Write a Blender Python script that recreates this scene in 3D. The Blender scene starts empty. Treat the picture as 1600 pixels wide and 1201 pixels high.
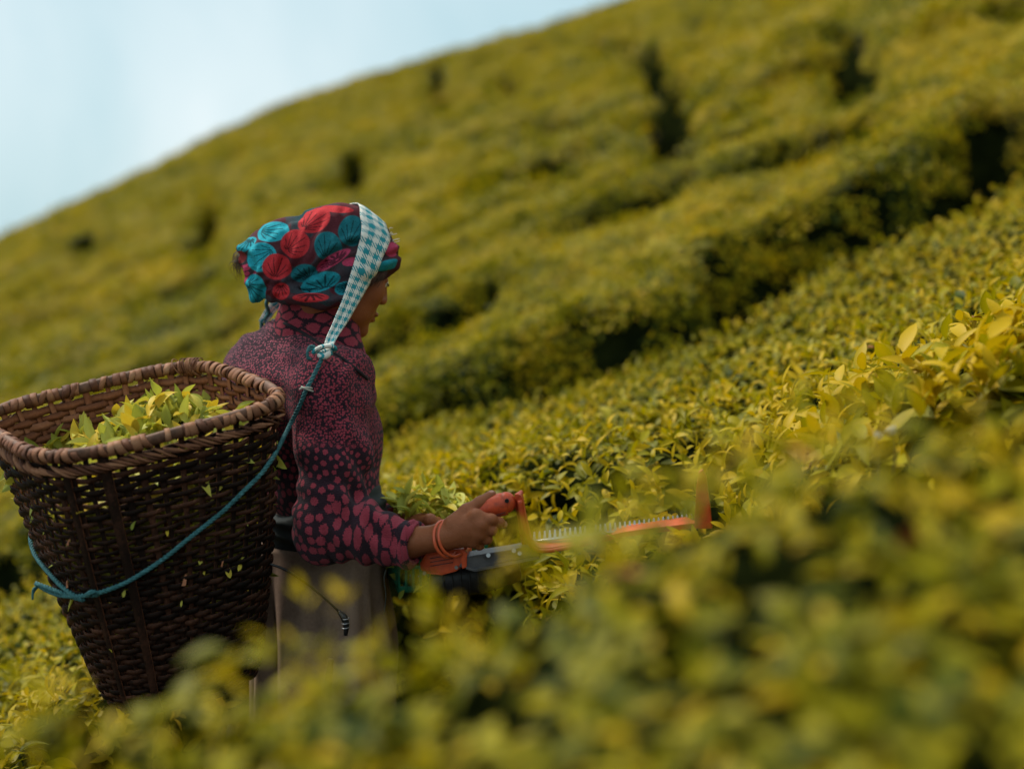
import bpy, bmesh, math, random
import numpy as np
from mathutils import Vector, Matrix, Euler
from mathutils.bvhtree import BVHTree

# ------------------------------------------------------------------ camera, sky, sun, exposure
scene = bpy.context.scene
CAMZ, PITCH, FPX = 1.42, math.radians(5.1), 2222.0
cam_d = bpy.data.cameras.new("camera"); cam = bpy.data.objects.new("camera", cam_d)
scene.collection.objects.link(cam); scene.camera = cam
cam.location = (0, 0, CAMZ); cam.rotation_euler = (math.pi/2 - PITCH, 0, 0)
cam_d.sensor_width = 36; cam_d.lens = 50; cam_d.clip_start = 0.05; cam_d.clip_end = 900
cam_d.dof.use_dof = True; cam_d.dof.focus_distance = 2.85; cam_d.dof.aperture_fstop = 1.35
cam_d.dof.aperture_blades = 0

SUN_EL, SUN_ROT = math.radians(52), math.radians(-50)     # behind and to the left of the picker
world = bpy.data.worlds.new("World"); scene.world = world; world.use_nodes = True
wn, wl = world.node_tree.nodes, world.node_tree.links
bg = wn["Background"]; bg.inputs[1].default_value = 0.1
sky = wn.new("ShaderNodeTexSky"); sky.sky_type = 'NISHITA'; sky.sun_disc = False
sky.sun_elevation = SUN_EL; sky.sun_rotation = SUN_ROT; sky.air_density = 1.0; sky.dust_density = 1.5
wtc = wn.new("ShaderNodeTexCoord")
wnz = wn.new("ShaderNodeTexNoise"); wnz.inputs["Scale"].default_value = 2.2
wnz.inputs["Detail"].default_value = 5; wnz.inputs["Roughness"].default_value = 0.5; wnz.inputs["Distortion"].default_value = 0.6
wl.new(wtc.outputs["Generated"], wnz.inputs["Vector"])
wr = wn.new("ShaderNodeValToRGB")
wr.color_ramp.elements[0].position = 0.36; wr.color_ramp.elements[1].position = 0.66
wr.color_ramp.elements[0].color = (3.05, 4.45, 4.9, 1); wr.color_ramp.elements[1].color = (5.65, 6.2, 6.35, 1)
wl.new(wnz.outputs["Fac"], wr.inputs["Fac"])
wm = wn.new("ShaderNodeMixRGB"); wm.inputs["Fac"].default_value = 0.93
wl.new(sky.outputs[0], wm.inputs[1]); wl.new(wr.outputs[0], wm.inputs[2]); wl.new(wm.outputs[0], bg.inputs[0])

sun_d = bpy.data.lights.new("sun", 'SUN'); sun_d.energy = 2.8; sun_d.angle = math.radians(14); sun_d.color = (1.0, 0.93, 0.82)
sun = bpy.data.objects.new("sun", sun_d); scene.collection.objects.link(sun)
_sd = Vector((math.sin(SUN_ROT)*math.cos(SUN_EL), math.cos(SUN_ROT)*math.cos(SUN_EL), math.sin(SUN_EL)))
sun.rotation_euler = _sd.to_track_quat('Z', 'Y').to_euler(); sun.location = (0, 0, 30)

scene.view_settings.view_transform = 'Standard'; scene.view_settings.look = 'None'
scene.view_settings.exposure = 0.68; scene.view_settings.gamma = 1.0
scene.render.engine = 'CYCLES'
scene.cycles.max_bounces = 6; scene.cycles.diffuse_bounces = 3; scene.cycles.transmission_bounces = 4
scene.cycles.transparent_max_bounces = 4; scene.cycles.use_denoising = True

# ------------------------------------------------------------------ helpers
rng = np.random.default_rng(11); random.seed(11)
COL = scene.collection
CT, ST = math.cos(PITCH), math.sin(PITCH)
def raydir(u, v):
    a = (u-800)/FPX; b = (600.5-v)/FPX
    d = np.array([a, CT + ST*b, -ST + CT*b]); return d
def P(u, v, Y):
    """a point Y metres out whose direction was measured on the photograph"""
    d = raydir(u, v); return np.array([0, 0, CAMZ]) + d*(Y/d[1])
def proj(p):
    p = np.asarray(p, float) - np.array([0, 0, CAMZ])
    yc = p[..., 1]*CT - p[..., 2]*ST; zc = p[..., 1]*ST + p[..., 2]*CT
    return 800 + FPX*p[..., 0]/yc, 600.5 - FPX*zc/yc
def unit(v): v = np.asarray(v, float); return v/np.linalg.norm(v)

_T = np.random.default_rng(5).random((32, 32, 32)).astype(np.float32)
def vnoise(p, f=1.0, off=0.0):
    q = np.asarray(p, np.float64)*f + off
    i = np.floor(q).astype(int); t = q - i; t = t*t*(3-2*t); i &= 31; j = (i+1) & 31
    x0, y0, z0 = i[..., 0], i[..., 1], i[..., 2]; x1, y1, z1 = j[..., 0], j[..., 1], j[..., 2]
    tx, ty, tz = t[..., 0], t[..., 1], t[..., 2]
    def L(a, b, s): return a + (b-a)*s
    return L(L(L(_T[x0,y0,z0], _T[x1,y0,z0], tx), L(_T[x0,y1,z0], _T[x1,y1,z0], tx), ty),
             L(L(_T[x0,y0,z1], _T[x1,y0,z1], tx), L(_T[x0,y1,z1], _T[x1,y1,z1], tx), ty), tz)
def n2(x, y, f, off=0.0):
    return vnoise(np.stack([x, y, np.zeros_like(x)+0.37], -1), f, off)

def np_mesh(name, V, F, smooth=True):
    """V (n,3); F (m,3) or (m,4) array, or list of faces"""
    me = bpy.data.meshes.new(name); V = np.asarray(V, np.float32)
    if isinstance(F, np.ndarray):
        m, k = F.shape
        me.vertices.add(len(V)); me.vertices.foreach_set("co", V.ravel())
        me.loops.add(m*k); me.loops.foreach_set("vertex_index", F.astype(np.int32).ravel())
        me.polygons.add(m); me.polygons.foreach_set("loop_start", np.arange(0, m*k, k, dtype=np.int32))
        me.polygons.foreach_set("loop_total", np.full(m, k, np.int32)); me.update(calc_edges=True); me.validate()
    else:
        me.from_pydata([tuple(map(float, v)) for v in V], [], [tuple(map(int, f)) for f in F]); me.update()
    if smooth: me.polygons.foreach_set("use_smooth", np.ones(len(me.polygons), bool))
    return me
def obj(name, me, mat=None, parent=None, loc=None):
    o = bpy.data.objects.new(name, me); COL.objects.link(o)
    if mat is not None and not me.materials: me.materials.append(mat)
    if parent is not None: o.parent = parent; o.matrix_parent_inverse = Matrix.Translation(-Vector(parent_world(parent)))
    return o
def parent_world(o):
    v = Vector(o.location); p = o.parent
    if p is not None and o.type == 'EMPTY': v = v
    return v if o.type == 'EMPTY' else Vector((0, 0, 0))
def tag(o, label=None, cat=None, group=None, kind=None):
    if label: o["label"] = label
    if cat: o["category"] = cat
    if group: o["group"] = group
    if kind: o["kind"] = kind
    return o
def empty(name, loc, label=None, cat=None, group=None, kind=None):
    o = bpy.data.objects.new(name, None); COL.objects.link(o); o.location = [float(c) for c in loc]; o.empty_display_size = .1
    return tag(o, label, cat, group, kind)
def attr(me, name, data, typ='FLOAT', dom='POINT'):
    a = me.attributes.new(name, typ, dom); data = np.asarray(data, np.float32)
    a.data.foreach_set({'FLOAT': 'value', 'FLOAT_VECTOR': 'vector', 'FLOAT_COLOR': 'color'}[typ], data.ravel())

class Mat:
    def __init__(s, name, rough=0.6, color=(.5,.5,.5), spec=0.4, metallic=0.0):
        s.m = bpy.data.materials.new(name); s.m.use_nodes = True; s.t = s.m.node_tree
        s.b = s.t.nodes["Principled BSDF"]; s.out = s.t.nodes["Material Output"]
        s.b.inputs["Roughness"].default_value = rough; s.b.inputs["Base Color"].default_value = (*color, 1)
        s.b.inputs["Specular IOR Level"].default_value = spec; s.b.inputs["Metallic"].default_value = metallic
    def n(s, typ, ins=None, **props):
        nd = s.t.nodes.new(typ)
        for k, v in props.items(): setattr(nd, k, v)
        for k, v in (ins or {}).items():
            if isinstance(v, bpy.types.NodeSocket): s.t.links.new(v, nd.inputs[k])
            else: nd.inputs[k].default_value = v
        return nd
    def link(s, a, b): s.t.links.new(a, b)
    def noise(s, scale, detail=4, rough=.6, vec=None, dist=0):
        if vec is None: vec = s.n("ShaderNodeTexCoord").outputs["Object"]
        return s.n("ShaderNodeTexNoise", {"Scale": scale, "Detail": detail, "Roughness": rough, "Vector": vec, "Distortion": dist}).outputs["Fac"]
    def ramp(s, fac, stops):
        r = s.n("ShaderNodeValToRGB", {"Fac": fac}); e = r.color_ramp.elements
        while len(e) < len(stops): e.new(0.5)
        for el, (p, c) in zip(e, stops): el.position = p; el.color = (*c, 1) if len(c) == 3 else c
        return r.outputs["Color"]
    def mix(s, fac, a, b, mode='MIX'):
        nd = s.n("ShaderNodeMixRGB", blend_type=mode)
        for k, v in ((0, fac), (1, a), (2, b)):
            if isinstance(v, bpy.types.NodeSocket): s.link(v, nd.inputs[k])
            elif k == 0: nd.inputs[0].default_value = v
            else: nd.inputs[k].default_value = (*v, 1)
        return nd.outputs[0]
    def math(s, op, a, b=0.0, clamp=False):
        nd = s.n("ShaderNodeMath", operation=op, use_clamp=clamp)
        for k, v in ((0, a), (1, b)):
            if isinstance(v, bpy.types.NodeSocket): s.link(v, nd.inputs[k])
            else: nd.inputs[k].default_value = v
        return nd.outputs[0]
    def color(s, c): s.link(c, s.b.inputs["Base Color"])
    def bump(s, h, strength=.5, dist=.002):
        b = s.n("ShaderNodeBump", {"Height": h, "Strength": strength, "Distance": dist}); s.link(b.outputs[0], s.b.inputs["Normal"])

def varied(name, c1, c2, scale=20, rough=.6, bump=0, dist=.001, spec=.4, metallic=0):
    M = Mat(name, rough, c1, spec, metallic); f = M.noise(scale)
    M.color(M.ramp(f, [(.3, c1), (.7, c2)]))
    if bump: M.bump(M.noise(scale*3), bump, dist)
    return M.m

# ------------------------------------------------------------------ leaf material
def leaf_material(name, stops, transl=.3, patch=True):
    M = Mat(name, .52, spec=.12)
    a = M.n("ShaderNodeAttribute", attribute_name="tint").outputs["Fac"]
    r = M.n("ShaderNodeObjectInfo").outputs["Random"]
    f = M.math('ADD', a, M.math('MULTIPLY', M.math('SUBTRACT', r, .5), .42))
    if patch:
        pos = M.n("ShaderNodeNewGeometry").outputs["Position"]
        big = M.noise(.45, 3, .6, pos); mid = M.noise(2.2, 3, .6, pos)
        f = M.math('ADD', f, M.math('MULTIPLY', M.math('SUBTRACT', big, .5), .75))
        f = M.math('ADD', f, M.math('MULTIPLY', M.math('SUBTRACT', mid, .5), .65))
    c = M.ramp(M.math('ADD', f, 0, True), stops)
    if patch:   # sun-scorched, brownish patches
        c = M.mix(M.ramp(M.noise(.9, 4, .65, pos, .4), [(.58, (0,0,0)), (.76, (.6,.6,.6))]), c, (.20, .115, .022))
    M.color(c)
    tr = M.n("ShaderNodeBsdfTranslucent", {"Color": M.mix(1.0, c, (1.15, 1.15, .6), 'MULTIPLY')})
    mx = M.n("ShaderNodeMixShader", {0: transl, 1: M.b.outputs[0], 2: tr.outputs[0]})
    M.link(mx.outputs[0], M.out.inputs[0]); return M.m
LEAF = leaf_material("tea_leaf", [(0, (.012, .026, .006)), (.25, (.055, .078, .005)), (.5, (.178, .164, .003)), (.75, (.345, .285, .003)), (1, (.50, .33, .005))])
PICKED = leaf_material("picked_leaf", [(0, (.07, .11, .02)), (.35, (.28, .30, .045)), (.7, (.50, .50, .10)), (1, (.60, .42, .04))], .3, False)
STEM = varied("stem_bark", (.05, .04, .02), (.11, .07, .03), 40, .8)
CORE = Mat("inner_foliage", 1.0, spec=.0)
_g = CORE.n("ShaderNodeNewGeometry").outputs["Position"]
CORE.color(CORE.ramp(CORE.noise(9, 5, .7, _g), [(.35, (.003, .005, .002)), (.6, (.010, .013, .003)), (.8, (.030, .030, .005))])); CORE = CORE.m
SOIL = Mat("soil", .95, spec=.1)
_g = SOIL.n("ShaderNodeNewGeometry").outputs["Position"]
_d = SOIL.n('ShaderNodeVectorMath', {0: _g}, operation='LENGTH').outputs['Value']
SOIL.color(SOIL.mix(SOIL.math('MULTIPLY', SOIL.math('SUBTRACT', _d, 34), .1, True), SOIL.ramp(SOIL.noise(5, 6, .7, _g), [(.3, (.010, .009, .006)), (.7, (.035, .024, .014))]), SOIL.ramp(SOIL.noise(.5, 6, .7, _g), [(.35, (.03, .04, .008)), (.65, (.11, .10, .012))]))); SOIL = SOIL.m

# ------------------------------------------------------------------ the hillside
def H0(x, y):
    """height of the clipped tea canopy"""
    x = np.asarray(x, float); y = np.asarray(y, float)
    s = np.maximum(0, y-5.2)
    z = .84 + .39*x + .21*s - .050*np.maximum(0, x+5)*np.clip((y-10)/20, 0, 1) + .42*np.exp(-((x+4.5)/3.8)**2)*np.clip((y-13)/15, 0, 1)
    crest = 30 + 1.6*np.sin(x*.21+.6) + .8*np.sin(x*.53+2)
    over = np.maximum(0, y-crest)
    z = z - .03*over**2/(1+.05*over) - .35*over
    # far away the hill sinks below eye level
    return z
def hit(u, v, f=H0):
    d = raydir(u, v); o = np.array([0, 0, CAMZ]); t = 1.0
    last = None
    for t in np.arange(1.5, 45, .02):
        p = o + d*t
        if p[2] < f(p[0], p[1]): return p[:2]
    return (o + d*30)[:2]
LANES = [  # (polyline measured on the photograph, width in m, depth in m)
 ([(560,712),(640,672),(720,640),(800,628),(880,605),(950,580),(1040,545),(1110,500),(1190,470),(1250,420),(1330,390),(1400,345)], .15, .55),
 ([(-60,900),(0,905),(60,900),(140,860)], .30, .6),
 ([(1240,378),(1290,378),(1350,352),(1400,325)], .48, .7),
 ([(900,568),(960,566),(1020,545),(1075,522)], .42, .7),
 ([(590,545),(640,545),(690,525),(760,480)], .30, .5),
 ([(1530,210),(1570,220),(1640,195)], .24, .6),
 ([(1000,82),(1022,115),(1040,160),(1052,205),(1058,268)], .42, .75),
 ([(860,78),(900,70),(960,72),(1000,82)], .3, .35),
 ([(750,100),(800,80),(870,70)], .35, .55),
 ([(1290,55),(1325,70),(1335,110),(1352,165)], .34, .6),
 ([(680,105),(682,160)], .3, .55), ([(795,120),(795,160)], .25, .4),
 ([(640,208),(668,188)], .34, .6), ([(555,238),(552,300)], .34, .7), ([(560,245),(600,225)], .3, .3),
 ([(730,218),(800,205),(905,205)], .30, .45), ([(765,295),(820,280),(890,268)], .36, .6),
 ([(325,345),(305,410)], .32, .6), ([(345,302),(325,345)], .25, .5), ([(250,475),(275,448),(318,445)], .36, .7), ([(60,455),(80,448)], .3, .6), ([(120,380),(130,392),(160,388)], .3, .5),
 ([(945,345),(985,335)], .28, .6), ([(1170,145),(1230,120)], .25, .35), ([(1090,35),(1110,45)], .3, .5),
 ([(1300,230),(1350,235)], .3, .55), ([(1210,255),(1290,240),(1340,240)], .25, .35), ([(1575,0),(1605,30)], .5, .8), ([(1440,55),(1480,60)], .3, .4),
 ([(200,600),(260,570),(320,545)], .25, .25), ([(0,520),(90,500),(200,470)], .22, .22), ([(420,330),(500,300)], .2, .25),
]
_LN = []
for pl, w, dp in LANES:
    q = [hit(u, v) for u, v in pl]
    # resample with small wiggles
    pts = []
    for a, b in zip(q[:-1], q[1:]):
        k = max(1, int(np.linalg.norm(b-a)/.5)); pts += [a+(b-a)*i/k for i in range(k)]
    pts.append(q[-1]); pts = np.array(pts)
    if len(pts) > 3: pts[1:-1] += rng.normal(0, .05, (len(pts)-2, 2))
    _LN.append((pts, w, dp))
def y_split(x): return 5.42 + .06*x + .085*np.maximum(np.asarray(x, float), 0)**1.7      # the long lane runs here
def lane_depth(x, y):
    x = np.asarray(x, float); y = np.asarray(y, float); dep = np.zeros_like(x)
    wob = .7 + .6*n2(x, y, 1.7, 3.1)
    for k, (pts, w, dp) in enumerate(_LN):
        lo = pts.min(0)-2; hi = pts.max(0)+2
        m = (x > lo[0]) & (x < hi[0]) & (y > lo[1]) & (y < hi[1])
        if not m.any(): continue
        X, Y = x[m], y[m]; d = np.full(X.shape, 9.0)
        for a, b in zip(pts[:-1], pts[1:]):
            ab = b-a; L = max(ab@ab, 1e-9)
            t = np.clip(((X-a[0])*ab[0]+(Y-a[1])*ab[1])/L, 0, 1)
            al = abs(ab[1])/math.sqrt(L); d = np.minimum(d, np.hypot(X-a[0]-t*ab[0], Y-a[1]-t*ab[1])*(1+1.5*max(0, al-.75)/.25))
        ww = w*.92*wob[m]*(1 + .35*np.clip((Y-8)/12, 0, 1))
        s = np.clip((ww*1.35-d)/(ww*.7), 0, 1); s = s*s*(3-2*s)
        dep[m] = np.maximum(dep[m], dp*s)
    return dep
RD = unit([1, .13])                                     # direction in which the bush rows run
def groove(x, y):
    far = np.clip((y-6.5)/1.2, 0, 1)
    q = -RD[1]*x + RD[0]*y + .5*n2(x, y, .35, 7); r = RD[0]*x + RD[1]*y
    g = np.abs(((q/.95) % 1)-.5)*2                         # 1 on the groove between two rows
    gate = np.clip((n2(np.floor(q/1.3+.5)*3.7, r*.45, 1.0, 11)-.34)*6, 0, 1)
    row = far*.42*np.clip((g-.74)/.26, 0, 1)*gate
    # short cuts across the rows
    g2 = np.abs(((r/2.6 + .37*np.floor(q/.95)) % 1)-.5)*2
    gate2 = np.clip((n2(np.floor(q/.95)*2.1, np.floor(r/2.6)*1.7, 1.0, 31)-.62)*9, 0, 1)
    return np.maximum(row, far*.45*np.clip((g2-.90)/.10, 0, 1)*gate2)
def canopy(x, y):
    x = np.asarray(x, float); y = np.asarray(y, float); far = np.clip((y-4.5)/2, 0, 1)
    z = H0(x, y) - np.maximum(lane_depth(x, y), groove(x, y))
    # the row above the long lane stands higher than the one below
    ys_ = y_split(x); z += .09*np.clip((y-ys_-.1)/.3, 0, 1)*np.exp(-np.clip(y-ys_-.4, 0, 99)/3)
    z += (.15-.06*far)*(n2(x, y, .9, 1.3)-.5) + .06*(n2(x, y, 2.7, 5.3)-.5) + .07*far*(n2(x, y, 3.4, 2)-.5)
    return z
def in_gap(x, y):
    """where the picker and her basket stand, and the lane before the near hedge"""
    a = ((x+.42)/.36)**2 + ((y-3.05)/.42)**2 < 1
    b = ((x+.70)/.29)**2 + ((y-2.78)/.30)**2 < 1
    c = (x < .10) & (x > -.35) & (y < 3.35) & (y > 2.3)       # the collecting tray stands here
    return a | b | c
def ground(x, y): return H0(x, y) - .74
gx = np.concatenate([np.linspace(-260, -30, 24)[:-1], np.arange(-30, 36, .5), np.linspace(36, 260, 24)])
gy = np.concatenate([np.linspace(-60, -2, 10)[:-1], np.arange(-2, 36, .5), np.linspace(36, 420, 30)])
GX, GY = np.meshgrid(gx, gy, indexing='ij')
def grid_faces(n, m, base=0):
    i, j = np.meshgrid(np.arange(n-1), np.arange(m-1), indexing='ij'); a = (i*m+j).ravel()+base
    return np.stack([a, a+m, a+m+1, a+1], 1)
GZ = ground(np.clip(GX, -32, 40), np.clip(GY, -1, 90)) + .06*(n2(GX, GY, 1.3)-.5)
GZ = np.where(GY > 60, np.maximum(GZ, -60), GZ)
me = np_mesh("ground", np.stack([GX, GY, GZ], -1).reshape(-1, 3), grid_faces(len(gx), len(gy)))
tag(obj("ground", me, SOIL), "brown soil of the tea hillside between the bushes", "ground", kind="structure")

# ------------------------------------------------------------------ leaves and shoots
def leaf_arrays(L, W, fold=.25, curl=.25, twist=0.0, nseg=5, tint=.5):
    t = np.linspace(0, 1, nseg+1); w = W*.5*np.sin(np.pi*np.clip(t, 0, 1)**.82)**.85; w[0] = W*.04; w[-1] = 0.0005
    s = t*L; ang = curl*t*1.6
    yy = np.cumsum(np.r_[0, np.diff(s)*np.cos(ang[1:])]); zz = np.cumsum(np.r_[0, -np.diff(s)*np.sin(ang[1:])])
    V = []
    for i in range(nseg+1):
        for side in (-1, 0, 1):
            x = side*w[i]; z = abs(side)*w[i]*fold*1.5; a = twist*t[i]
            V.append((x*math.cos(a)-z*math.sin(a), yy[i], zz[i]+x*math.sin(a)+z*math.cos(a)))
    F = []
    for i in range(nseg):
        b = i*3; F += [(b, b+1, b+4, b+3), (b+1, b+2, b+5, b+4)]
    V = np.array(V); T = np.full(len(V), tint) + np.tile([0, .10, 0], nseg+1) - .12*(t.repeat(3) < .12)
    return V, np.array(F), T
def place(V, M):
    M = np.array(M); return V@M[:3, :3].T + M[:3, 3]
def joinm(name, parts, mat, smooth=True):
    Vs, Fs, Ts, b = [], [], [], 0
    for V, F, T in parts: Vs.append(V); Fs.append(F+b); Ts.append(T); b += len(V)
    me = np_mesh(name, np.concatenate(Vs), np.concatenate(Fs), smooth); attr(me, "tint", np.concatenate(Ts)); me.materials.append(mat); return me
def R_(ax, a): return np.array(Matrix.Rotation(a, 4, ax))
def T_(x, y, z): return np.array(Matrix.Translation((x, y, z)))
LEAVES = []        # single leaf meshes, shared by all the leaves built one by one
for k in range(18):
    young = k >= 9
    V, F, T = leaf_arrays(1.0, random.uniform(.30, .40) if young else random.uniform(.40, .50), random.uniform(.1, .45), random.uniform(-.15, .75), random.uniform(-.5, .5), 6,
                          (random.uniform(.62, .95) if young else random.uniform(.22, .52)))
    LEAVES.append(joinm("leaf", [(V, F, T)], LEAF))
def shoot(kind):
    """list of (leaf index, 4x4) for one sprig of tea"""
    out = []; n = random.randint(3, 5) if kind else random.randint(4, 6); az = random.uniform(0, 6.28)
    for i in range(n):
        az += 2.4 + random.uniform(-.4, .4)
        if kind:   # flush: upright young leaves
            el = random.uniform(.75, 1.35) - .12*(n-i)*.4; L = random.uniform(.035, .058); z = .012*i+.02; li = random.randint(9, 17)
        else:      # mature rosette
            el = random.uniform(-.1, .6); L = random.uniform(.05, .075); z = random.uniform(-.035, .015); li = random.randint(0, 8)
            if random.random() < .18: li = random.randint(9, 17)
        M = T_(0, 0, z)@R_('Z', az)@R_('X', el)@R_('Y', random.uniform(-.4, .4))@np.diag([L, L, L, 1])
        out.append((li, M))
    return out
_cache = {}
def leaf_np(i):
    if i not in _cache:
        me = LEAVES[i]; V = np.zeros(len(me.vertices)*3, np.float32); me.vertices.foreach_get("co", V)
        T = np.zeros(len(me.vertices), np.float32); me.attributes["tint"].data.foreach_get("value", T)
        F = np.array([tuple(p.vertices) for p in me.polygons]); _cache[i] = (V.reshape(-1, 3), F, T)
    return _cache[i]
OLD = [1, 3, 6, 8, 11, 13]       # sprigs of old leaves
SHOOTS = [shoot(k % 5 in (0, 2, 4)) for k in range(15)]
def proto_collection(name, meshes):
    c = bpy.data.collections.new(name)
    for k, m in enumerate(meshes):
        o = bpy.data.objects.new("%s_%02d" % (name, k), m); c.objects.link(o)
    return c
sh_meshes = []
for s in SHOOTS:
    sh_meshes.append(joinm("sprig", [(place(leaf_np(i)[0], M), leaf_np(i)[1], leaf_np(i)[2]) for i, M in s], LEAF))
SPRIG = proto_collection("sprig", sh_meshes)
def patch_mesh(nl, rad):
    parts = []
    for _ in range(nl):
        r = rad*math.sqrt(random.random()); a = random.uniform(0, 6.28); up = random.random() < .5
        L = random.uniform(.05, .085); V, F, T = leaf_arrays(L, L*.45, .3, .4, 0, 2, random.uniform(.55, .9) if up else random.uniform(.15, .5))
        M = T_(r*math.cos(a), r*math.sin(a), random.uniform(-.03, .03) + .03*up - .1*(r/rad)**2*rad)@R_('Z', random.uniform(0, 6.28))@R_('X', random.uniform(.5, 1.3) if up else random.uniform(-.2, .6))
        parts.append((place(V, M), F, T))
    return joinm("leaf_patch", parts, LEAF)
PATCH = proto_collection("leaf_patch", [patch_mesh(95, .21) for _ in range(7)])
def scatter(name, pts, normals, scl, coll, nvar, parent=None, tilt=.35, seed=3, oldm=None):
    r = np.random.default_rng(seed); n = len(pts)
    me = bpy.data.meshes.new(name); me.vertices.add(n); me.vertices.foreach_set("co", np.asarray(pts, np.float32).ravel()); me.update()
    yaw = r.uniform(0, 6.283, n); N = np.asarray(normals) + r.normal(0, tilt*.5, (n, 3)); N /= np.linalg.norm(N, axis=1)[:, None]
    eul = np.zeros((n, 3), np.float32)
    for i in range(n):
        q = Vector(N[i]).to_track_quat('Z', 'Y').to_matrix() @ Matrix.Rotation(yaw[i], 3, 'Z'); eul[i] = q.to_euler()
    attr(me, "rot", eul, 'FLOAT_VECTOR'); attr(me, "scl", scl); a = me.attributes.new("idx", 'INT', 'POINT'); iv = r.integers(0, nvar, n)
    if oldm is not None: iv = np.where(oldm & (r.random(n) < .3), np.array(OLD)[r.integers(0, len(OLD), n)], iv)
    a.data.foreach_set("value", iv.astype(np.int32))
    o = obj(name, me, LEAF, parent)
    ng = bpy.data.node_groups.new("leaf_scatter", 'GeometryNodeTree')
    ng.interface.new_socket("Geometry", in_out='INPUT', socket_type='NodeSocketGeometry'); ng.interface.new_socket("Geometry", in_out='OUTPUT', socket_type='NodeSocketGeometry')
    N_, L_ = ng.nodes, ng.links
    gi = N_.new("NodeGroupInput"); go = N_.new("NodeGroupOutput"); ip = N_.new("GeometryNodeInstanceOnPoints"); ci = N_.new("GeometryNodeCollectionInfo")
    ci.inputs["Collection"].default_value = coll; ci.inputs["Separate Children"].default_value = True; ci.inputs["Reset Children"].default_value = True
    def na(nm, t):
        x = N_.new("GeometryNodeInputNamedAttribute"); x.data_type = t; x.inputs["Name"].default_value = nm; return x.outputs["Attribute"]
    er = N_.new("FunctionNodeEulerToRotation")
    L_.new(gi.outputs[0], ip.inputs["Points"]); L_.new(ci.outputs[0], ip.inputs["Instance"]); ip.inputs["Pick Instance"].default_value = True
    L_.new(na("idx", 'INT'), ip.inputs["Instance Index"]); L_.new(na("rot", 'FLOAT_VECTOR'), er.inputs[0]); L_.new(er.outputs[0], ip.inputs["Rotation"])
    L_.new(na("scl", 'FLOAT'), ip.inputs["Scale"]); L_.new(ip.outputs[0], go.inputs[0])
    md = o.modifiers.new("leaves", 'NODES'); md.node_group = ng; o["kind"] = "stuff"; return o
def normals_of(f, x, y, e=.06):
    dx = (f(x+e, y)-f(x-e, y))/(2*e); dy = (f(x, y+e)-f(x, y-e))/(2*e)
    n = np.stack([-dx, -dy, np.ones_like(dx)], -1); return n/np.linalg.norm(n, axis=1)[:, None]
def jgrid(x0, x1, y0, y1, s, seed):
    r = np.random.default_rng(seed); x, y = np.meshgrid(np.arange(x0, x1, s), np.arange(y0, y1, s), indexing='ij')
    x = x.ravel()+r.uniform(-.5, .5, x.size)*s; y = y.ravel()+r.uniform(-.5, .5, y.size)*s; return x, y

# far canopy
cx = np.arange(-25, 21, .13); cy = np.concatenate([np.arange(4.0, 14, .10), np.arange(14, 36, .16)])
CX, CY = np.meshgrid(cx, cy, indexing='ij'); 
def clipgrid(xs, ys, zf, keep):
    X, Y = np.meshgrid(xs, ys, indexing='ij'); Z = zf(X, Y); F = grid_faces(len(xs), len(ys))
    V = np.stack([X, Y, Z], -1).reshape(-1, 3); k = keep(X, Y).ravel(); F = F[k[F].all(1)]
    used = np.unique(F); mp = np.full(len(V), -1); mp[used] = np.arange(len(used)); return V[used], mp[F]
def edge_skirt(V, F, drop):
    """walls down from the border so that the hedge has real sides"""
    e = np.concatenate([F[:, [0, 1]], F[:, [1, 2]], F[:, [2, 3]], F[:, [3, 0]]]); key = np.sort(e, 1)
    _, inv, cnt = np.unique(key, axis=0, return_inverse=True, return_counts=True); b = e[cnt[inv.ravel()] == 1]
    ids = np.unique(b); mp = np.full(len(V), -1); mp[ids] = np.arange(len(ids))+len(V)
    W = V[ids].copy(); W[:, 2] -= drop
    F2 = np.stack([b[:, 1], b[:, 0], mp[b[:, 0]], mp[b[:, 1]]], 1)
    return np.concatenate([V, W]), np.concatenate([F, F2])
def farkeep(x, y): return (y > y_split(x)) & (y > 3.6) & (x < .6*y+2.5) & (x > -.82*y-2.5)
V, F = clipgrid(cx, cy, lambda x, y: canopy(x, y)-.05, farkeep)
far_root = empty("hillside_tea_bushes", (0, 12, float(H0(0., 12.))), "mass of clipped tea bushes in rows covering the far hillside", "tea bushes", kind="stuff")
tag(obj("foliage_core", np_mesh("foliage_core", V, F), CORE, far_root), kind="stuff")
def mkpts(x, y, f, lift=0.0):
    return np.stack([x, y, f(x, y)+lift], -1)
x1, y1 = jgrid(-5, 9, 3.4, 9.5, .075, 1); m = farkeep(x1, y1) & (lane_depth(x1, y1) < .28) & (groove(x1, y1) < .24) & (np.abs(x1) < .45*y1+.9); x1, y1 = x1[m], y1[m]
x2, y2 = jgrid(-15, 17, 9.5, 33.5, .125, 2); m = farkeep(x2, y2) & (lane_depth(x2, y2) < .18) & (groove(x2, y2) < .16) & (np.abs(x2) < .43*y2+1.5); x2, y2 = x2[m], y2[m]
x3, y3 = jgrid(-25, 21, 4.0, 34, .24, 3); m = farkeep(x3, y3) & (lane_depth(x3, y3) < .24) & (groove(x3, y3) < .20) & ((x3 < -.43*y3-1.2) | (x3 > .43*y3+1.2)); x3, y3 = x3[m], y3[m]
x = np.r_[x1, x2, x3]; y = np.r_[y1, y2, y3]
scatter("foliage", mkpts(x, y, canopy), normals_of(canopy, x, y), np.r_[rng.uniform(.34, .52, len(x1)), rng.uniform(.48, .80, len(x2)), rng.uniform(.85, 1.3, len(x3))], PATCH, 7, far_root, .5)

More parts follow.
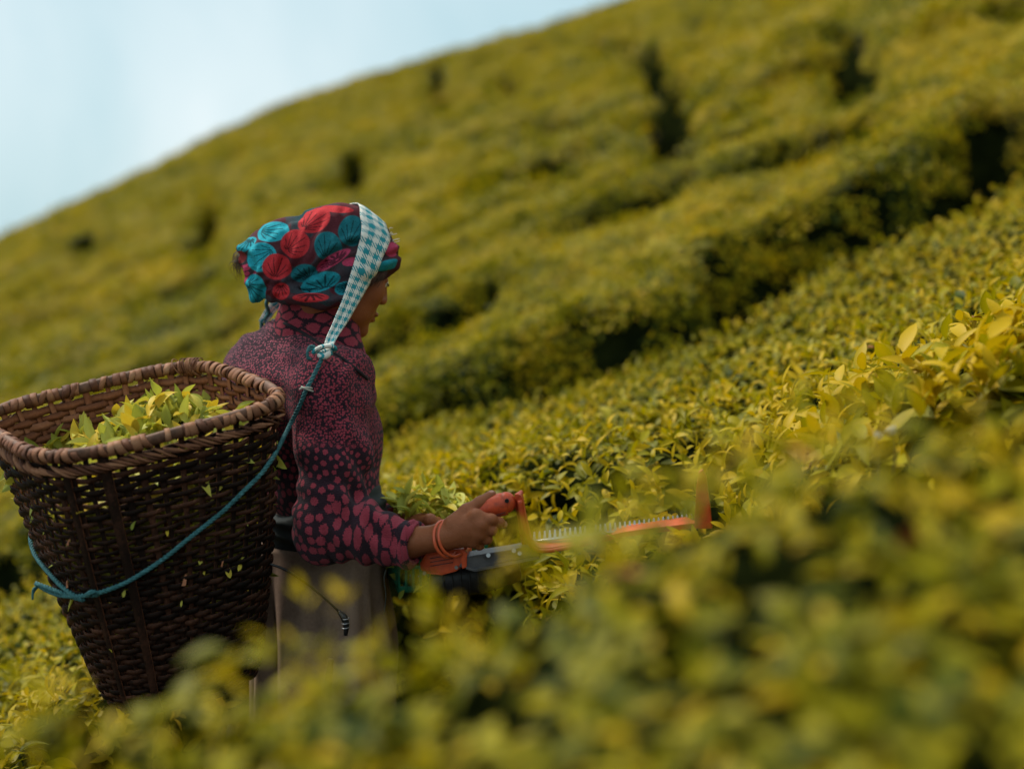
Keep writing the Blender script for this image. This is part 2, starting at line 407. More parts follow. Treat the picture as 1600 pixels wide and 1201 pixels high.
# ---- near hedges
def hedge(name, label, zf, keep, box, s_core, s_sprig, n_single, lift=.012, seed=20, single_rank=None, scl=(.85, 1.25), stems=10, old=None):
    x0, x1, y0, y1 = box
    cxy = ((x0+x1)/2, (y0+y1)/2); root = empty(name, (cxy[0], cxy[1], float(zf(np.array([cxy[0]]), np.array([cxy[1]]))[0])-.7), label, "tea hedge")
    V, F = clipgrid(np.arange(x0, x1, s_core), np.arange(y0, y1, s_core), lambda x, y: zf(x, y)-.045, keep)
    V, F = edge_skirt(V, F, .5)
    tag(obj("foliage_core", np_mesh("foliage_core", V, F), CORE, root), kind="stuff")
    x, y = jgrid(x0, x1, y0, y1, s_sprig, seed); m = keep(x, y); x, y = x[m], y[m]
    pts = mkpts(x, y, zf, lift) + rng.normal(0, .012, (len(x), 3))*[0, 0, 1.3]
    if seed == 21: pts[:, 2] -= .042*np.exp(-((x-.0)/.055)**2) + .030*np.exp(-((x-.185)/.05)**2)
    nr = normals_of(zf, x, y); sc = rng.uniform(*scl, len(x))*np.clip(.95-.24*(y-2.85), .52, .95) if seed != 21 else rng.uniform(*scl, len(x))
    ld = lane_depth(x, y)[:] < .3; pts, nr, sc = pts[ld], nr[ld], sc[ld]
    if seed == 22: sc = sc*(1+.50*((y[ld] < edgeB(x[ld])+.42) & (x[ld] > .54)))
    # sprigs on the side walls
    if seed == 22:      # leaves already cut away where the trimmer has passed
        kc = ~((pts[:, 0] > .28) & (pts[:, 0] < .46) & (pts[:, 1] < 2.97) & (pts[:, 2] > .84+.1*pts[:, 0])); x, y = x[ld], y[ld]; pts, nr, sc, x, y = pts[kc], nr[kc], sc[kc], x[kc], y[kc]
    e = .045; bd = ~(keep(x+e, y) & keep(x-e, y) & keep(x, y+e) & keep(x, y-e))
    bx, by = x[bd], y[bd]; gx_ = keep(bx+e, by).astype(float)-keep(bx-e, by); gy_ = keep(bx, by+e).astype(float)-keep(bx, by-e)
    for dz in (.06, .13, .21, .3, .4):
        q = mkpts(bx, by, zf) - [0, 0, dz] + rng.normal(0, .015, (len(bx), 3)); pts = np.r_[pts, q]
        nr = np.r_[nr, np.stack([-gx_, -gy_, np.full(len(bx), .5)], -1)]; sc = np.r_[sc, rng.uniform(scl[0]*.95, scl[1]*.95, len(bx))]
    # the sprigs that show largest: every leaf an object of its own
    rank = np.linalg.norm(pts-[0, 0, CAMZ], axis=1) if single_rank is None else single_rank(pts)
    u, v = proj(pts); vis = (u > -20) & (u < 1620) & (v > 0) & (v < 1215) & (pts[:, 1] > .5)
    order = np.argsort(np.where(vis, rank, 1e9)); cnt = 0; used = []
    for i in order:
        s = SHOOTS[random.choice(OLD) if old is not None and old(pts[i:i+1])[0] else random.randrange(len(SHOOTS))]
        if cnt + len(s) > n_single: break
        q = Vector(unit(nr[i]+rng.normal(0, .15, 3))).to_track_quat('Z', 'Y').to_matrix().to_4x4()
        B = Matrix.Translation(Vector(pts[i]) - root.location)@q@Matrix.Rotation(random.uniform(0, 6.28), 4, 'Z')@Matrix.Scale(sc[i], 4)
        for li, M in s:
            o = bpy.data.objects.new("leaf", LEAVES[li]); COL.objects.link(o); o.parent = root; o.matrix_local = B@Matrix(M.tolist()); cnt += 1
        used.append(i)
    k = np.ones(len(pts), bool); k[used] = False
    scatter("foliage", pts[k], nr[k], sc[k], SPRIG, 15, root, .45, seed, None if old is None else old(pts[k]))
    # woody stems
    xs, ys = x[rng.integers(0, len(x), stems)], y[rng.integers(0, len(x), stems)]
    for a, b in zip(xs, ys):
        top = float(zf(np.array([a]), np.array([b]))[0])
        obj("stem", tube_mesh([(a, b, top-.78), (a+.03, b+.02, top-.45), (a+.08, b-.03, top-.2), (a+.1, b-.05, top-.06)], [.022, .018, .012, .006], 7), STEM, root)
    return root
def catmull(pts, n):
    pts = np.asarray(pts, float); P4 = np.vstack([2*pts[0]-pts[1], pts, 2*pts[-1]-pts[-2]]); out = []
    for i in range(len(pts)-1):
        p0, p1, p2, p3 = P4[i:i+4]
        for t in np.linspace(0, 1, n, endpoint=False):
            out.append(.5*((2*p1)+(p2-p0)*t+(2*p0-5*p1+4*p2-p3)*t*t+(3*p1-p0-3*p2+p3)*t**3))
    out.append(pts[-1]); return np.array(out)
def frames(path):
    T = np.gradient(path, axis=0); T /= np.linalg.norm(T, axis=1)[:, None]+1e-12
    n = np.cross(T[0], [0, 0, 1.]); n = np.cross(T[0], [0, 1., 0]) if np.linalg.norm(n) < .1 else n; n = unit(n); N = [n]
    for i in range(1, len(path)):
        n = N[-1]-T[i]*np.dot(N[-1], T[i]); N.append(unit(n))
    N = np.array(N); return T, N, np.cross(T, N)
def tube_arrays(path, rad, ns=8, closed=False, flat=1.0, caps=True):
    path = np.asarray(path, float); n = len(path); rad = np.broadcast_to(np.asarray(rad, float), (n,))
    T, N, B = frames(path); a = np.linspace(0, 2*np.pi, ns, endpoint=False)
    V = (path[:, None] + rad[:, None, None]*(np.cos(a)[None, :, None]*N[:, None] + flat*np.sin(a)[None, :, None]*B[:, None])).reshape(-1, 3)
    F = []
    for i in range(n if closed else n-1):
        for j in range(ns):
            k = (j+1) % ns; i2 = (i+1) % n; F.append((i*ns+j, i*ns+k, i2*ns+k, i2*ns+j))
    F = np.array(F)
    if caps and not closed:
        V = np.vstack([V, path[0], path[-1]]); c0, c1 = len(V)-2, len(V)-1; b = (n-1)*ns
        F = np.vstack([F, [(c0, (j+1) % ns, j, j) if False else (c0, (j+1) % ns, j, c0) for j in range(0)]]) if False else F
        capf = [(j, c0, c0, (j+1) % ns) for j in range(0)]
        F = [tuple(f) for f in F] + [(c0, (j+1) % ns, j) for j in range(ns)] + [(c1, b+j, b+(j+1) % ns) for j in range(ns)]
    return V, F
def tube_mesh(pts, rads, ns=8, n=4, flat=1.0, name="tube", closed=False):
    pts = np.asarray(pts, float); path = catmull(pts, n) if len(pts) > 2 else pts
    rr = np.interp(np.linspace(0, 1, len(path)), np.linspace(0, 1, len(pts)), np.broadcast_to(rads, (len(pts),)))
    V, F = tube_arrays(path, rr, ns, closed, flat); return np_mesh(name, V, F)

# hedge A: blurred, right in front of the camera
def zA(x, y): return np.interp(x, [-1.1, -.346, -.233, -.063, .063, .22, .346, .504, 1.3], [.715, .990, 1.044, 1.068, 1.148, 1.200, 1.214, 1.245, 1.50]) - .28*np.maximum(0, 1.32-y) - .05*(y < 0) + .035*(n2(x, y, 3.1, 4)-.5) + .05*(n2(x, y, 1.3, 9)-.5)
def keepA(x, y): return (y < 1.40 + .05*np.sin(x*7) + .06*x) & (y > .5)
HA = hedge("tea_hedge", "nearest tea hedge, heavily blurred, filling the bottom of the photo", zA, keepA, (-1.1, 1.3, .48, 1.6), .05, .036, 290, seed=21, scl=(.48, .70), stems=14, old=lambda p: p[:, 1] < 1.06+.22*n2(p[:, 0], p[:, 1], 5.0))  # extra old, darker sprigs on the camera side stand in for its shade
# hedge B: under the machine and up to the right
def zB(x, y):
    return canopy(x, y) - .08*np.exp(-((x-.43)/.13)**2-((y-2.8)/.35)**2) - .15*np.exp(-((x-.24)/.27)**4-((y-2.75)/.42)**4) + .035*np.exp(-((y-2.75)/.35)**2)*np.clip((x-.35)/.4, 0, 1)
def edgeB(x): return 2.5 - .22*np.clip(x-.3, 0, 1.2) + .05*np.sin(x*6)
def keepB(x, y): return (y > edgeB(x)) & (y < y_split(x)) & (x > -.06 - .25*np.clip((y-3.55)/.2, 0, 1)) & (x < .45*y+.7) & ~in_gap(x, y)
HB = hedge("tea_hedge", "tea hedge under the picking machine with crisp young shoots rising to the right", zB, keepB, (-.4, 4.0, 2.2, 8), .07, .037, 290, seed=22, scl=(.78, 1.12),
      single_rank=lambda p: np.abs(p[:, 1]-2.75) + 3*(p[:, 0] < .4) + .3*(p[:, 2] < zB(p[:, 0], p[:, 1])-.03), stems=16)
def keepC(x, y): return (x < -.06 - .25*np.clip((y-3.55)/.2, 0, 1)) & (y > 2.2) & (y < y_split(x)) & (x > -.45*y-.7) & ~in_gap(x, y) & ~((x > -.9) & (y < 2.75)) 
hedge("tea_hedge", "tea hedge behind the woman and her basket, seen at the lower left", canopy, keepC, (-3.4, .1, 2.2, 5.5), .07, .040, 290, seed=23, scl=(.75, 1.05),
      single_rank=lambda p: np.abs(p[:, 1]-3.0) + 3*(p[:, 0] > -.8), stems=12)

# a few reddish and scorched leaves
REDL = varied("red_leaf", (.30, .045, .02), (.42, .12, .05), 60, .6)
for root, zf, u, v, y, L in [(HA, zA, 1412, 905, 1.16, .05), (HA, zA, 1010, 985, 1.22, .035), (HA, zA, 1275, 770, 1.36, .035), (HB, zB, 1422, 497, 3.9, .06), (HB, zB, 1375, 548, 3.5, .04), (HB, zB, 1530, 502, 2.9, .045), (HB, zB, 1083, 600, 4.3, .05)]:
    p = P(u, v, y); V, F, T = leaf_arrays(L, L*.45, .3, .3, .2, 6, .5); me = np_mesh("leaf", V, F); me.materials.append(REDL)
    o = bpy.data.objects.new("leaf", me); COL.objects.link(o); o.parent = root; p[2] = max(p[2], float(zf(np.array([p[0]]), np.array([p[1]]))[0])+.01)
    o.matrix_local = Matrix.Translation(Vector(p)-root.location)@Matrix.Rotation(random.uniform(0, 6), 4, 'Z')@Matrix.Rotation(random.uniform(.4, 1.1), 4, 'X'); o["label"] = "reddish leaf"
# ------------------------------------------------------------------ implicit surfaces (for body, clothes)
class Grid:
    def __init__(s, xs, ys, zs):
        s.ax = [np.asarray(a, np.float32) for a in (xs, ys, zs)]; s.F = np.full([len(a) for a in s.ax], .5, np.float32)
    def block(s, lo, hi):
        sl = []
        for a, l, h in zip(s.ax, lo, hi):
            i, j = np.searchsorted(a, l), np.searchsorted(a, h); sl.append(slice(i, j))
        if any(q.stop <= q.start for q in sl): return None, None
        X = s.ax[0][sl[0]][:, None, None]; Y = s.ax[1][sl[1]][None, :, None]; Z = s.ax[2][sl[2]][None, None, :]
        return tuple(sl), (X, Y, Z)
    def blend(s, lo, hi, fn, k, sub=False):
        m = max(k, .01)+.012; sl, X = s.block(np.asarray(lo)-m, np.asarray(hi)+m)
        if sl is None: return
        a = s.F[sl]; b = fn(*X).astype(np.float32)
        if sub: a, b = -a, b
        k = max(k, 1e-5); h = np.maximum(k-np.abs(a-b), 0)/k; r = np.minimum(a, b)-h*h*k*.25
        s.F[sl] = -r if sub else r
    def cone(s, a, b, ra, rb, k=.02, sub=False, flat=None):
        a = np.asarray(a, float); b = np.asarray(b, float); ba = b-a; L2 = ba@ba+1e-12
        def fn(X, Y, Z):
            px, py, pz = X-a[0], Y-a[1], Z-a[2]
            t = np.clip((px*ba[0]+py*ba[1]+pz*ba[2])/L2, 0, 1)
            return np.sqrt((px-t*ba[0])**2+(py-t*ba[1])**2+(pz-t*ba[2])**2)-(ra+(rb-ra)*t)
        r = max(ra, rb); s.blend(np.minimum(a, b)-r, np.maximum(a, b)+r, fn, k, sub)
    def ell(s, c, r, R=None, k=.02, sub=False):
        c = np.asarray(c, float); R = np.eye(3) if R is None else np.asarray(R)   # columns: local axes
        ext = np.sqrt(((R*np.asarray(r)[None, :])**2).sum(1))
        def fn(X, Y, Z):
            px, py, pz = X-c[0], Y-c[1], Z-c[2]; k0 = 0; k1 = 0
            for i in range(3):
                q = px*R[0, i]+py*R[1, i]+pz*R[2, i]; k0 = k0+(q/r[i])**2; k1 = k1+(q/r[i]**2)**2
            k0 = np.sqrt(k0); k1 = np.sqrt(k1)+1e-9; return k0*(k0-1)/k1
        s.blend(c-ext, c+ext, fn, k, sub)
    def halfspace(s, p, n):
        """cut away everything on the side of n"""
        n = unit(n); X = s.ax[0][:, None, None]; Y = s.ax[1][None, :, None]; Z = s.ax[2][None, None, :]
        d = (X-p[0])*n[0]+(Y-p[1])*n[1]+(Z-p[2])*n[2]; s.F = np.maximum(s.F, d.astype(np.float32))
    def surface(s):
        F = s.F; S = F < 0; nx, ny, nz = F.shape
        c = [S[i:nx-1+i, j:ny-1+j, k:nz-1+k] for i in (0, 1) for j in (0, 1) for k in (0, 1)]
        cnt = np.zeros(c[0].shape, np.int8)
        for q in c: cnt += q
        act = np.nonzero((cnt > 0) & (cnt < 8)); idx = np.full(c[0].shape, -1, np.int32); idx[act] = np.arange(len(act[0]))
        I, J, K = act; corner = {}
        for i in (0, 1):
            for j in (0, 1):
                for k in (0, 1): corner[i, j, k] = F[I+i, J+j, K+k]
        pos = np.zeros((len(I), 3)); w = np.zeros(len(I))
        for a, cs in corner.items():
            for ax in range(3):
                if a[ax] == 1: continue
                b = list(a); b[ax] = 1; b = tuple(b); fa, fb = cs, corner[b]; m = (fa < 0) != (fb < 0)
                t = np.where(m, fa/np.where(m, fa-fb, 1), 0)
                for d in range(3): pos[:, d] += np.where(m, a[d]+(t if d == ax else 0), 0)
                w += m
        pos /= w[:, None]; V = np.zeros_like(pos)
        for d, base in enumerate((I, J, K)):
            A = s.ax[d]; V[:, d] = A[base] + pos[:, d]*(A[np.minimum(base+1, len(A)-1)]-A[base])
        out = []
        for ax in range(3):
            a = [slice(None)]*3; b = [slice(None)]*3; a[ax] = slice(0, -1); b[ax] = slice(1, None)
            A, B = S[tuple(a)], S[tuple(b)]; e = np.nonzero(A != B); o1, o2 = [(1, 2), (2, 0), (0, 1)][ax]
            m = (e[o1] > 0) & (e[o2] > 0) & (e[o1] < F.shape[o1]-1) & (e[o2] < F.shape[o2]-1); e = [q[m] for q in e]; fl = A[tuple(e)]
            def at(d1, d2):
                q = list(e); q[o1] = q[o1]-d1; q[o2] = q[o2]-d2; return idx[tuple(q)]
            q = np.stack([at(1, 1), at(0, 1), at(0, 0), at(1, 0)], 1); q[~fl] = q[~fl][:, ::-1]; out.append(q)
        return V, np.concatenate(out)
def vnormals(V, F):
    n = np.cross(V[F[:, 2]]-V[F[:, 0]], V[F[:, 3]]-V[F[:, 1]]); N = np.zeros_like(V)
    for i in range(4): np.add.at(N, F[:, i], n)
    return N/(np.linalg.norm(N, axis=1)[:, None]+1e-12)
def laplace(V, F, it=2, lam=.5):
    e = np.concatenate([F[:, [0, 1]], F[:, [1, 2]], F[:, [2, 3]], F[:, [3, 0]]]); n = len(V)
    deg = np.bincount(e.ravel(), minlength=n).astype(float)
    for _ in range(it):
        A = np.stack([np.bincount(e[:, 0], V[e[:, 1], d], n)+np.bincount(e[:, 1], V[e[:, 0], d], n) for d in range(3)], 1); V = V*(1-lam)+lam*A/deg[:, None]
    return V
def seg(*spec):
    """axis coordinates with varying step: (start, end, step), ..."""
    return np.unique(np.concatenate([np.arange(a, b, st) for a, b, st in spec]).round(6))
def make_bvh(V, F): return BVHTree.FromPolygons([tuple(v) for v in V], [tuple(f) for f in F])

# ------------------------------------------------------------------ the woman: frames
YAW, HP_ = math.radians(31), math.radians(20)
fh = np.array([math.cos(YAW)*math.cos(HP_), math.sin(YAW)*math.cos(HP_), -math.sin(HP_)])
rh = np.array([math.sin(YAW), -math.cos(YAW), 0.0]); uh = np.cross(rh, fh)
if uh[2] < 0: uh = -uh
Hc = P(541, 416, 3.05); RH = np.stack([fh, rh, uh], 1)
def HP(f, r, u): return Hc + fh*f + rh*r + uh*u
BY = math.radians(24)
fb = np.array([math.cos(BY), math.sin(BY), 0.]); rb = np.array([math.sin(BY), -math.cos(BY), 0.]); RB = np.stack([fb, rb, [0, 0, 1]], 1)
neck0 = HP(-.035, 0, -.07); neck1 = P(470, 565, 3.08)
shN, elN, wrN = P(517, 610, 2.90), P(512, 828, 2.83), P(690, 839, 2.76)
shF, elF, wrF = P(405, 592, 3.22), P(520, 800, 3.34), P(632, 822, 3.02)
chest = P(500, 690, 3.05); waist = P(505, 800, 3.06); hip = P(505, 930, 3.08)

GB = Grid(seg((-.76, -.42, .005), (-.42, -.0, .0022), (0, .05, .004)), seg((2.62, 2.69, .005), (2.69, 2.84, .0022), (2.84, 3.5, .0032)),
          seg((-.06, .80, .009), (.80, .97, .0021), (.97, 1.2, .006), (1.2, 1.60, .0022)))
g = GB
g.ell(HP(-.015, 0, .035), (.096, .074, .092), RH, .02); g.ell(HP(.035, 0, -.03), (.060, .060, .085), RH, .03)
g.ell(HP(.038, 0, -.086), (.046, .046, .036), RH, .03); g.ell(HP(.076, 0, -.119), (.017, .020, .016), RH, .02)
for s in (-1, 1):
    g.ell(HP(.060, s*.038, -.036), (.020, .022, .022), RH, .025)
    g.cone(HP(.084, s*.010, .020), HP(.072, s*.045, .020), .011, .010, .014)
    g.ell(HP(.094, s*.030, -.004), (.014, .017, .011), RH, .012, True)
    g.ell(HP(.076, s*.031, -.005), (.0130, .0140, .0128), RH, .003)
    g.ell(HP(.099, s*.011, -.044), (.009, .007, .007), RH, .007)
    g.ell(HP(-.006, s*.074, -.012), (.018, .009, .032), RH, .006); g.ell(HP(-.003, s*.083, -.010), (.010, .006, .020), RH, .004, True)
g.cone(HP(.088, 0, .010), HP(.104, 0, -.038), .0085, .0110, .012)
g.ell(HP(.094, 0, -.076), (.009, .021, .0065), RH, .006); g.ell(HP(.091, 0, -.089), (.009, .018, .007), RH, .006)
g.ell(HP(.101, 0, -.0825), (.004, .020, .0007), RH, .003, True)
g.cone(neck0, neck1, .052, .064, .03)
g.ell(P(462, 620, 3.07), (.11, .175, .14), RB, .05); g.ell(chest, (.105, .145, .15), RB, .05)
g.ell(waist, (.10, .13, .13), RB, .05); g.ell(hip, (.115, .16, .16), RB, .05)
g.cone(P(440, 590, 3.08), shN, .07, .058, .04); g.cone(P(440, 590, 3.08), shF, .07, .058, .04)
g.cone(shN, elN, .055, .042, .03); am = P(638, 847, 2.787); g.cone(elN, am, .037, .029, .02); g.cone(am, wrN, .029, .0262, .02)
g.cone(shF, elF, .055, .045, .03); g.cone(elF, wrF, .042, .027, .02)
for s in (-1, 1):      # legs and feet
    h = hip + rb*s*.08 - [0, 0, .08]; kn = np.array([h[0], h[1], .46])+fb*.03; an = np.array([kn[0], kn[1], .08])-fb*.03
    g.cone(h, kn, .085, .058, .04); g.cone(kn, an, .055, .036, .02); g.cone(an-[0, 0, .03]-fb*.02, an-[0, 0, .05]+fb*.13, .034, .026, .02)
# near hand, closed round the grip
def hand(W, pal, mcps, fingers, thumb, kk=.010):
    for m in mcps: g.cone(W, m, .0225, .0118, .012)
    for a, b in zip(mcps[:-1], mcps[1:]): g.cone(a, b, .0115, .0115, .010)
    g.ell(pal, (.030, .016, .022), None, .012)
    for f, r in fingers:
        for i in range(len(f)-1): g.cone(f[i], f[i+1], r-.0009*i, r-.0009*(i+1), .0035 if i else kk*.6)
        for q in f[1:-1]: g.ell(q, (r*1.04,)*3, None, .004)
    for i in range(len(thumb)-1): g.cone(thumb[i], thumb[i+1], (.0165, .0125, .0112, .010)[i], (.0125, .0112, .0098, .009)[i], .008)
W = P(693, 838, 2.762)
mcp = [P(744, 805, 2.738), P(752, 819, 2.732), P(750, 833, 2.737), P(741, 845, 2.748)]
fing = [([mcp[0], P(768, 811, 2.733), P(780, 816, 2.745), P(787, 819, 2.757)], .0108),
        ([mcp[1], P(768, 828, 2.737), P(767, 827, 2.762), P(757, 819, 2.780), P(750, 812, 2.785)], .0108),
        ([mcp[2], P(761, 842, 2.743), P(758, 840, 2.768), P(749, 831, 2.784), P(744, 822, 2.788)], .0102),
        ([mcp[3], P(749, 852, 2.752), P(745, 849, 2.772), P(739, 840, 2.786), P(736, 833, 2.789)], .0090)]
thumb = [P(706, 818, 2.752), P(729, 797, 2.758), P(750, 785, 2.768), P(768, 773, 2.776)]
hand(W, P(724, 822, 2.752), mcp, fing, thumb)
# far hand, laid over the machine body
W2 = P(640, 824, 3.01)
mcp2 = [P(672, 812, 2.93), P(682, 818, 2.96), P(688, 826, 2.985), P(690, 835, 3.01)]
fing2 = [([m, m+(P(700, 828, 2.90)-P(680, 815, 2.90))*1.0, m+(P(702, 850, 2.90)-P(680, 815, 2.90)), m+(P(692, 866, 2.90)-P(680, 815, 2.90))], .0098) for m in mcp2]
thumb2 = [P(645, 832, 2.99), P(662, 842, 2.93), P(676, 856, 2.90), P(690, 866, 2.89)]
hand(W2, P(662, 818, 2.98), mcp2, fing2, thumb2)
BV, BF = g.surface(); BV = laplace(BV, BF, 1, .4); del GB, g
person = empty("person", (hip[0], hip[1], float(ground(np.array(hip[0]), np.array(hip[1])))),
               "woman in headscarf and spotted knit sweater picking tea with a basket on her back", "person")
SKIN = Mat("skin", .5, spec=.2)
f1 = SKIN.noise(55, 4, .6); f2 = SKIN.noise(9, 3)
c = SKIN.mix(f2, (.235, .070, .027), (.33, .112, .045)); c = SKIN.mix(SKIN.math('MULTIPLY', f1, .4), c, (.16, .05, .022))
at = SKIN.n("ShaderNodeAttribute", attribute_name="paint"); c = SKIN.mix(at.outputs["Alpha"], c, at.outputs["Color"]) if False else c
lip = SKIN.n("ShaderNodeAttribute", attribute_name="lip").outputs["Fac"]; c = SKIN.mix(lip, c, (.16, .035, .03))
brow = SKIN.n("ShaderNodeAttribute", attribute_name="brow").outputs["Fac"]; c = SKIN.mix(brow, c, (.008, .006, .005))
nail = SKIN.n("ShaderNodeAttribute", attribute_name="nail").outputs["Fac"]; c = SKIN.mix(nail, c, (.42, .22, .15))
SKIN.color(c); SKIN.bump(SKIN.math('ADD', SKIN.noise(260, 3, .6), SKIN.noise(70, 3, .6)), .55, .0016)
SKIN.b.inputs["Subsurface Weight"].default_value = .12; SKIN.b.inputs["Subsurface Radius"].default_value = (.012, .004, .002); SKIN.b.inputs["Subsurface Scale"].default_value = .5
SKIN = SKIN.m
body_me = np_mesh("body", BV, BF)
def near(V, p, r, soft=.3): return np.clip((r-np.linalg.norm(V-p, axis=1))/(r*soft), 0, 1)
L = (BV-Hc)@RH
attr(body_me, "lip", np.clip((1-np.sqrt(((L[:, 0]-.098)/.02)**2+(L[:, 1]/.021)**2+((L[:, 2]+.0825)/.0125)**2))*4, 0, 1))
bw = np.zeros(len(BV))
for s in (-1, 1): bw = np.maximum(bw, np.clip((1-np.sqrt(((L[:, 0]-.085)/.03)**2+((s*L[:, 1]-.029)/.021)**2+((L[:, 2]-.0235+.15*np.abs(L[:, 1]-s*.024))/.0045)**2))*3, 0, 1))
attr(body_me, "brow", bw)
nl = np.zeros(len(BV))
for q, off in [(thumb[-1], [.0, -.003, .0095])] + [(f[-1], [.004, -.008, .002]) for f, r in fing]: nl = np.maximum(nl, near(BV, q+np.array(off), .0062))
attr(body_me, "nail", nl)
body = obj("body", body_me, SKIN, person)
EYE = Mat("eye", .15, spec=.5); l = EYE.n("ShaderNodeAttribute", attribute_name="iris").outputs["Fac"]
EYE.color(EYE.ramp(l, [(.0, (.6, .55, .5)), (.45, (.6, .55, .5)), (.5, (.04, .02, .01)), (.8, (.004, .003, .003))])); EYE = EYE.m
for s in (-1, 1):
    bm = bmesh.new(); bmesh.ops.create_uvsphere(bm, u_segments=20, v_segments=14, radius=.0118); me = bpy.data.meshes.new("eye"); bm.to_mesh(me); bm.free()
    p = HP(.0795, s*.031, -.0085); V = np.array([v.co for v in me.vertices]); d = (fh*.85-uh*.45); d = unit(d)
    attr(me, "iris", np.clip((V@d/.0118-.75)*4, 0, 1)); me.transform(Matrix.Translation(p)); me.polygons.foreach_set("use_smooth", [True]*len(me.polygons)); obj("eye", me, EYE, person)
# lashes
LASH = varied("dark_hair", (.006, .004, .003), (.02, .012, .008), 60, .5)
for s in (-1, 1):
    obj("eyelash", tube_mesh([HP(.083, s*.019, -.008), HP(.093, s*.026, -.010), HP(.093, s*.034, -.010), HP(.084, s*.043, -.009)], [.0006, .0013, .0013, .0006], 5, flat=2.2), LASH, person)

# ------------------------------------------------------------------ headscarf
g = Grid(seg((-.62, -.20, .0014)), seg((2.86, 3.05, .0015), (3.05, 3.26, .0025)), seg((1.28, 1.55, .0014)))
g.ell(HP(-.015, 0, .038), (.108, .086, .089), RH, .02); g.ell(HP(.018, 0, .03), (.090, .080, .068), RH, .02); g.ell(HP(-.012, 0, -.03), (.070, .0905, .070), RH, .03)
g.ell(HP(-.06, 0, -.012), (.068, .080, .078), RH, .03)
ctr = HP(-.01, 0, -.04); nn = unit(-(RH@np.array([-.60, 0, .80])))
g.halfspace(HP(.095, 0, .018), unit(RH@np.array([.70, 0, -.80]))); g.halfspace(HP(.0, 0, -.088), unit(RH@np.array([.10, 0, -1])))
g.ell(P(456, 391, 3.04), (.084, .079, .068), RB, .05); g.ell(P(415, 400, 3.02), (.050, .060, .045), None, .03)
g.cone(P(408, 398, 2.98), P(386, 394, 2.99), .030, .018, .02); g.cone(P(418, 425, 2.97), P(402, 462, 2.97), .036, .013, .025)
g.ell(P(441, 446, 3.0), (.040, .06, .034), None, .02); g.ell(P(400, 437, 2.975), (.020, .022, .034), None, .015)
g.cone(P(432, 462, 2.955), P(505, 470, 2.945), .014, .016, .02); g.cone(P(505, 470, 2.945), P(548, 462, 2.955), .016, .012, .02)
# brow roll
for sgn in (-1, 1):
    q = [HP(.104, 0, .040), HP(.088, sgn*.048, .036), HP(.045, sgn*.078, .018), HP(.0, sgn*.088, -.015)]
    for a, b in zip(q[:-1], q[1:]): g.cone(a, b, .012, .012, .014)
SV, SF = g.surface(); SV = laplace(SV, SF, 2, .5); N = vnormals(SV, SF)
su, sv = proj(SV); G = P(430, 450, 2.93); d = np.linalg.norm(SV-G, axis=1)
ang = np.arctan2(-(sv-450), su-430)
wv = np.sin(ang*8+5*vnoise(SV, 9))*.0024*np.exp(-((d-.055)/.055)**2)*np.clip((su-395)/30, 0, 1)
ridge = 1-np.abs(2*vnoise(SV@np.diag([1, 1, 2.0]), 13, 5)-1); ridge2 = 1-np.abs(2*vnoise(SV, 27, 15)-1)
# long folds sweeping from the knot to the brow
q = (sv-462) + .42*(su-430)
lf = np.sin(q/9.5 + 1.5*vnoise(SV, 10, 3))*.0045*np.clip((455+.0*su-sv+15)/40, 0, 1)*np.clip((su-430)/60, 0, 1)*np.clip((sv-370)/40, 0, 1)
disp = wv + .0055*(ridge-.6) + .0030*(ridge2-.6) + lf - .004*np.exp(-(d/.022)**2)
lowband = np.exp(-((sv-(462-.10*(su-430)))/4.0)**2)*(su > 430)*(su < 560)*-.004
def crease(pl, w, dep):
    dd = np.full(len(SV), 99.)
    for (a0, a1), (b0, b1) in zip(pl[:-1], pl[1:]):
        ex, ey = b0-a0, b1-a1; L = ex*ex+ey*ey; t = np.clip(((su-a0)*ex+(sv-a1)*ey)/L, 0, 1); dd = np.minimum(dd, np.hypot(su-a0-t*ex, sv-a1-t*ey))
    x = dd/w; return (N[:, 1] < .2)*(-dep*np.exp(-x*x) + dep*.55*np.exp(-((x-2.2)/1.0)**2))
for pl_, w_, d_ in [([(495, 428), (513, 402), (540, 386), (562, 380)], 4.5, .009), ([(434, 447), (462, 440), (488, 427), (508, 410)], 4.0, .008),
    ([(374, 398), (390, 404), (397, 416), (392, 432)], 4.5, .010), ([(432, 450), (470, 458), (515, 460), (552, 448)], 4.0, .007), ([(446, 352), (452, 385), (440, 412), (430, 440)], 4.5, .0055),
    ([(505, 342), (484, 372), (474, 402), (450, 434)], 4.5, .0055), ([(470, 336), (440, 350), (412, 372)], 4.0, .0045), ([(420, 445), (412, 452), (405, 470)], 4.0, .008), ([(535, 332), (540, 360), (530, 378)], 4.0, .004), ([(582, 400), (604, 402), (620, 396)], 4.0, .006), ([(408, 362), (395, 378), (388, 396)], 4.0, .005)]:
    disp = disp + crease(pl_, w_*1.15, d_*.8)
SV = SV + N*(disp+lowband)[:, None]
SVc = SV.copy(); N = vnormals(SV, SF)
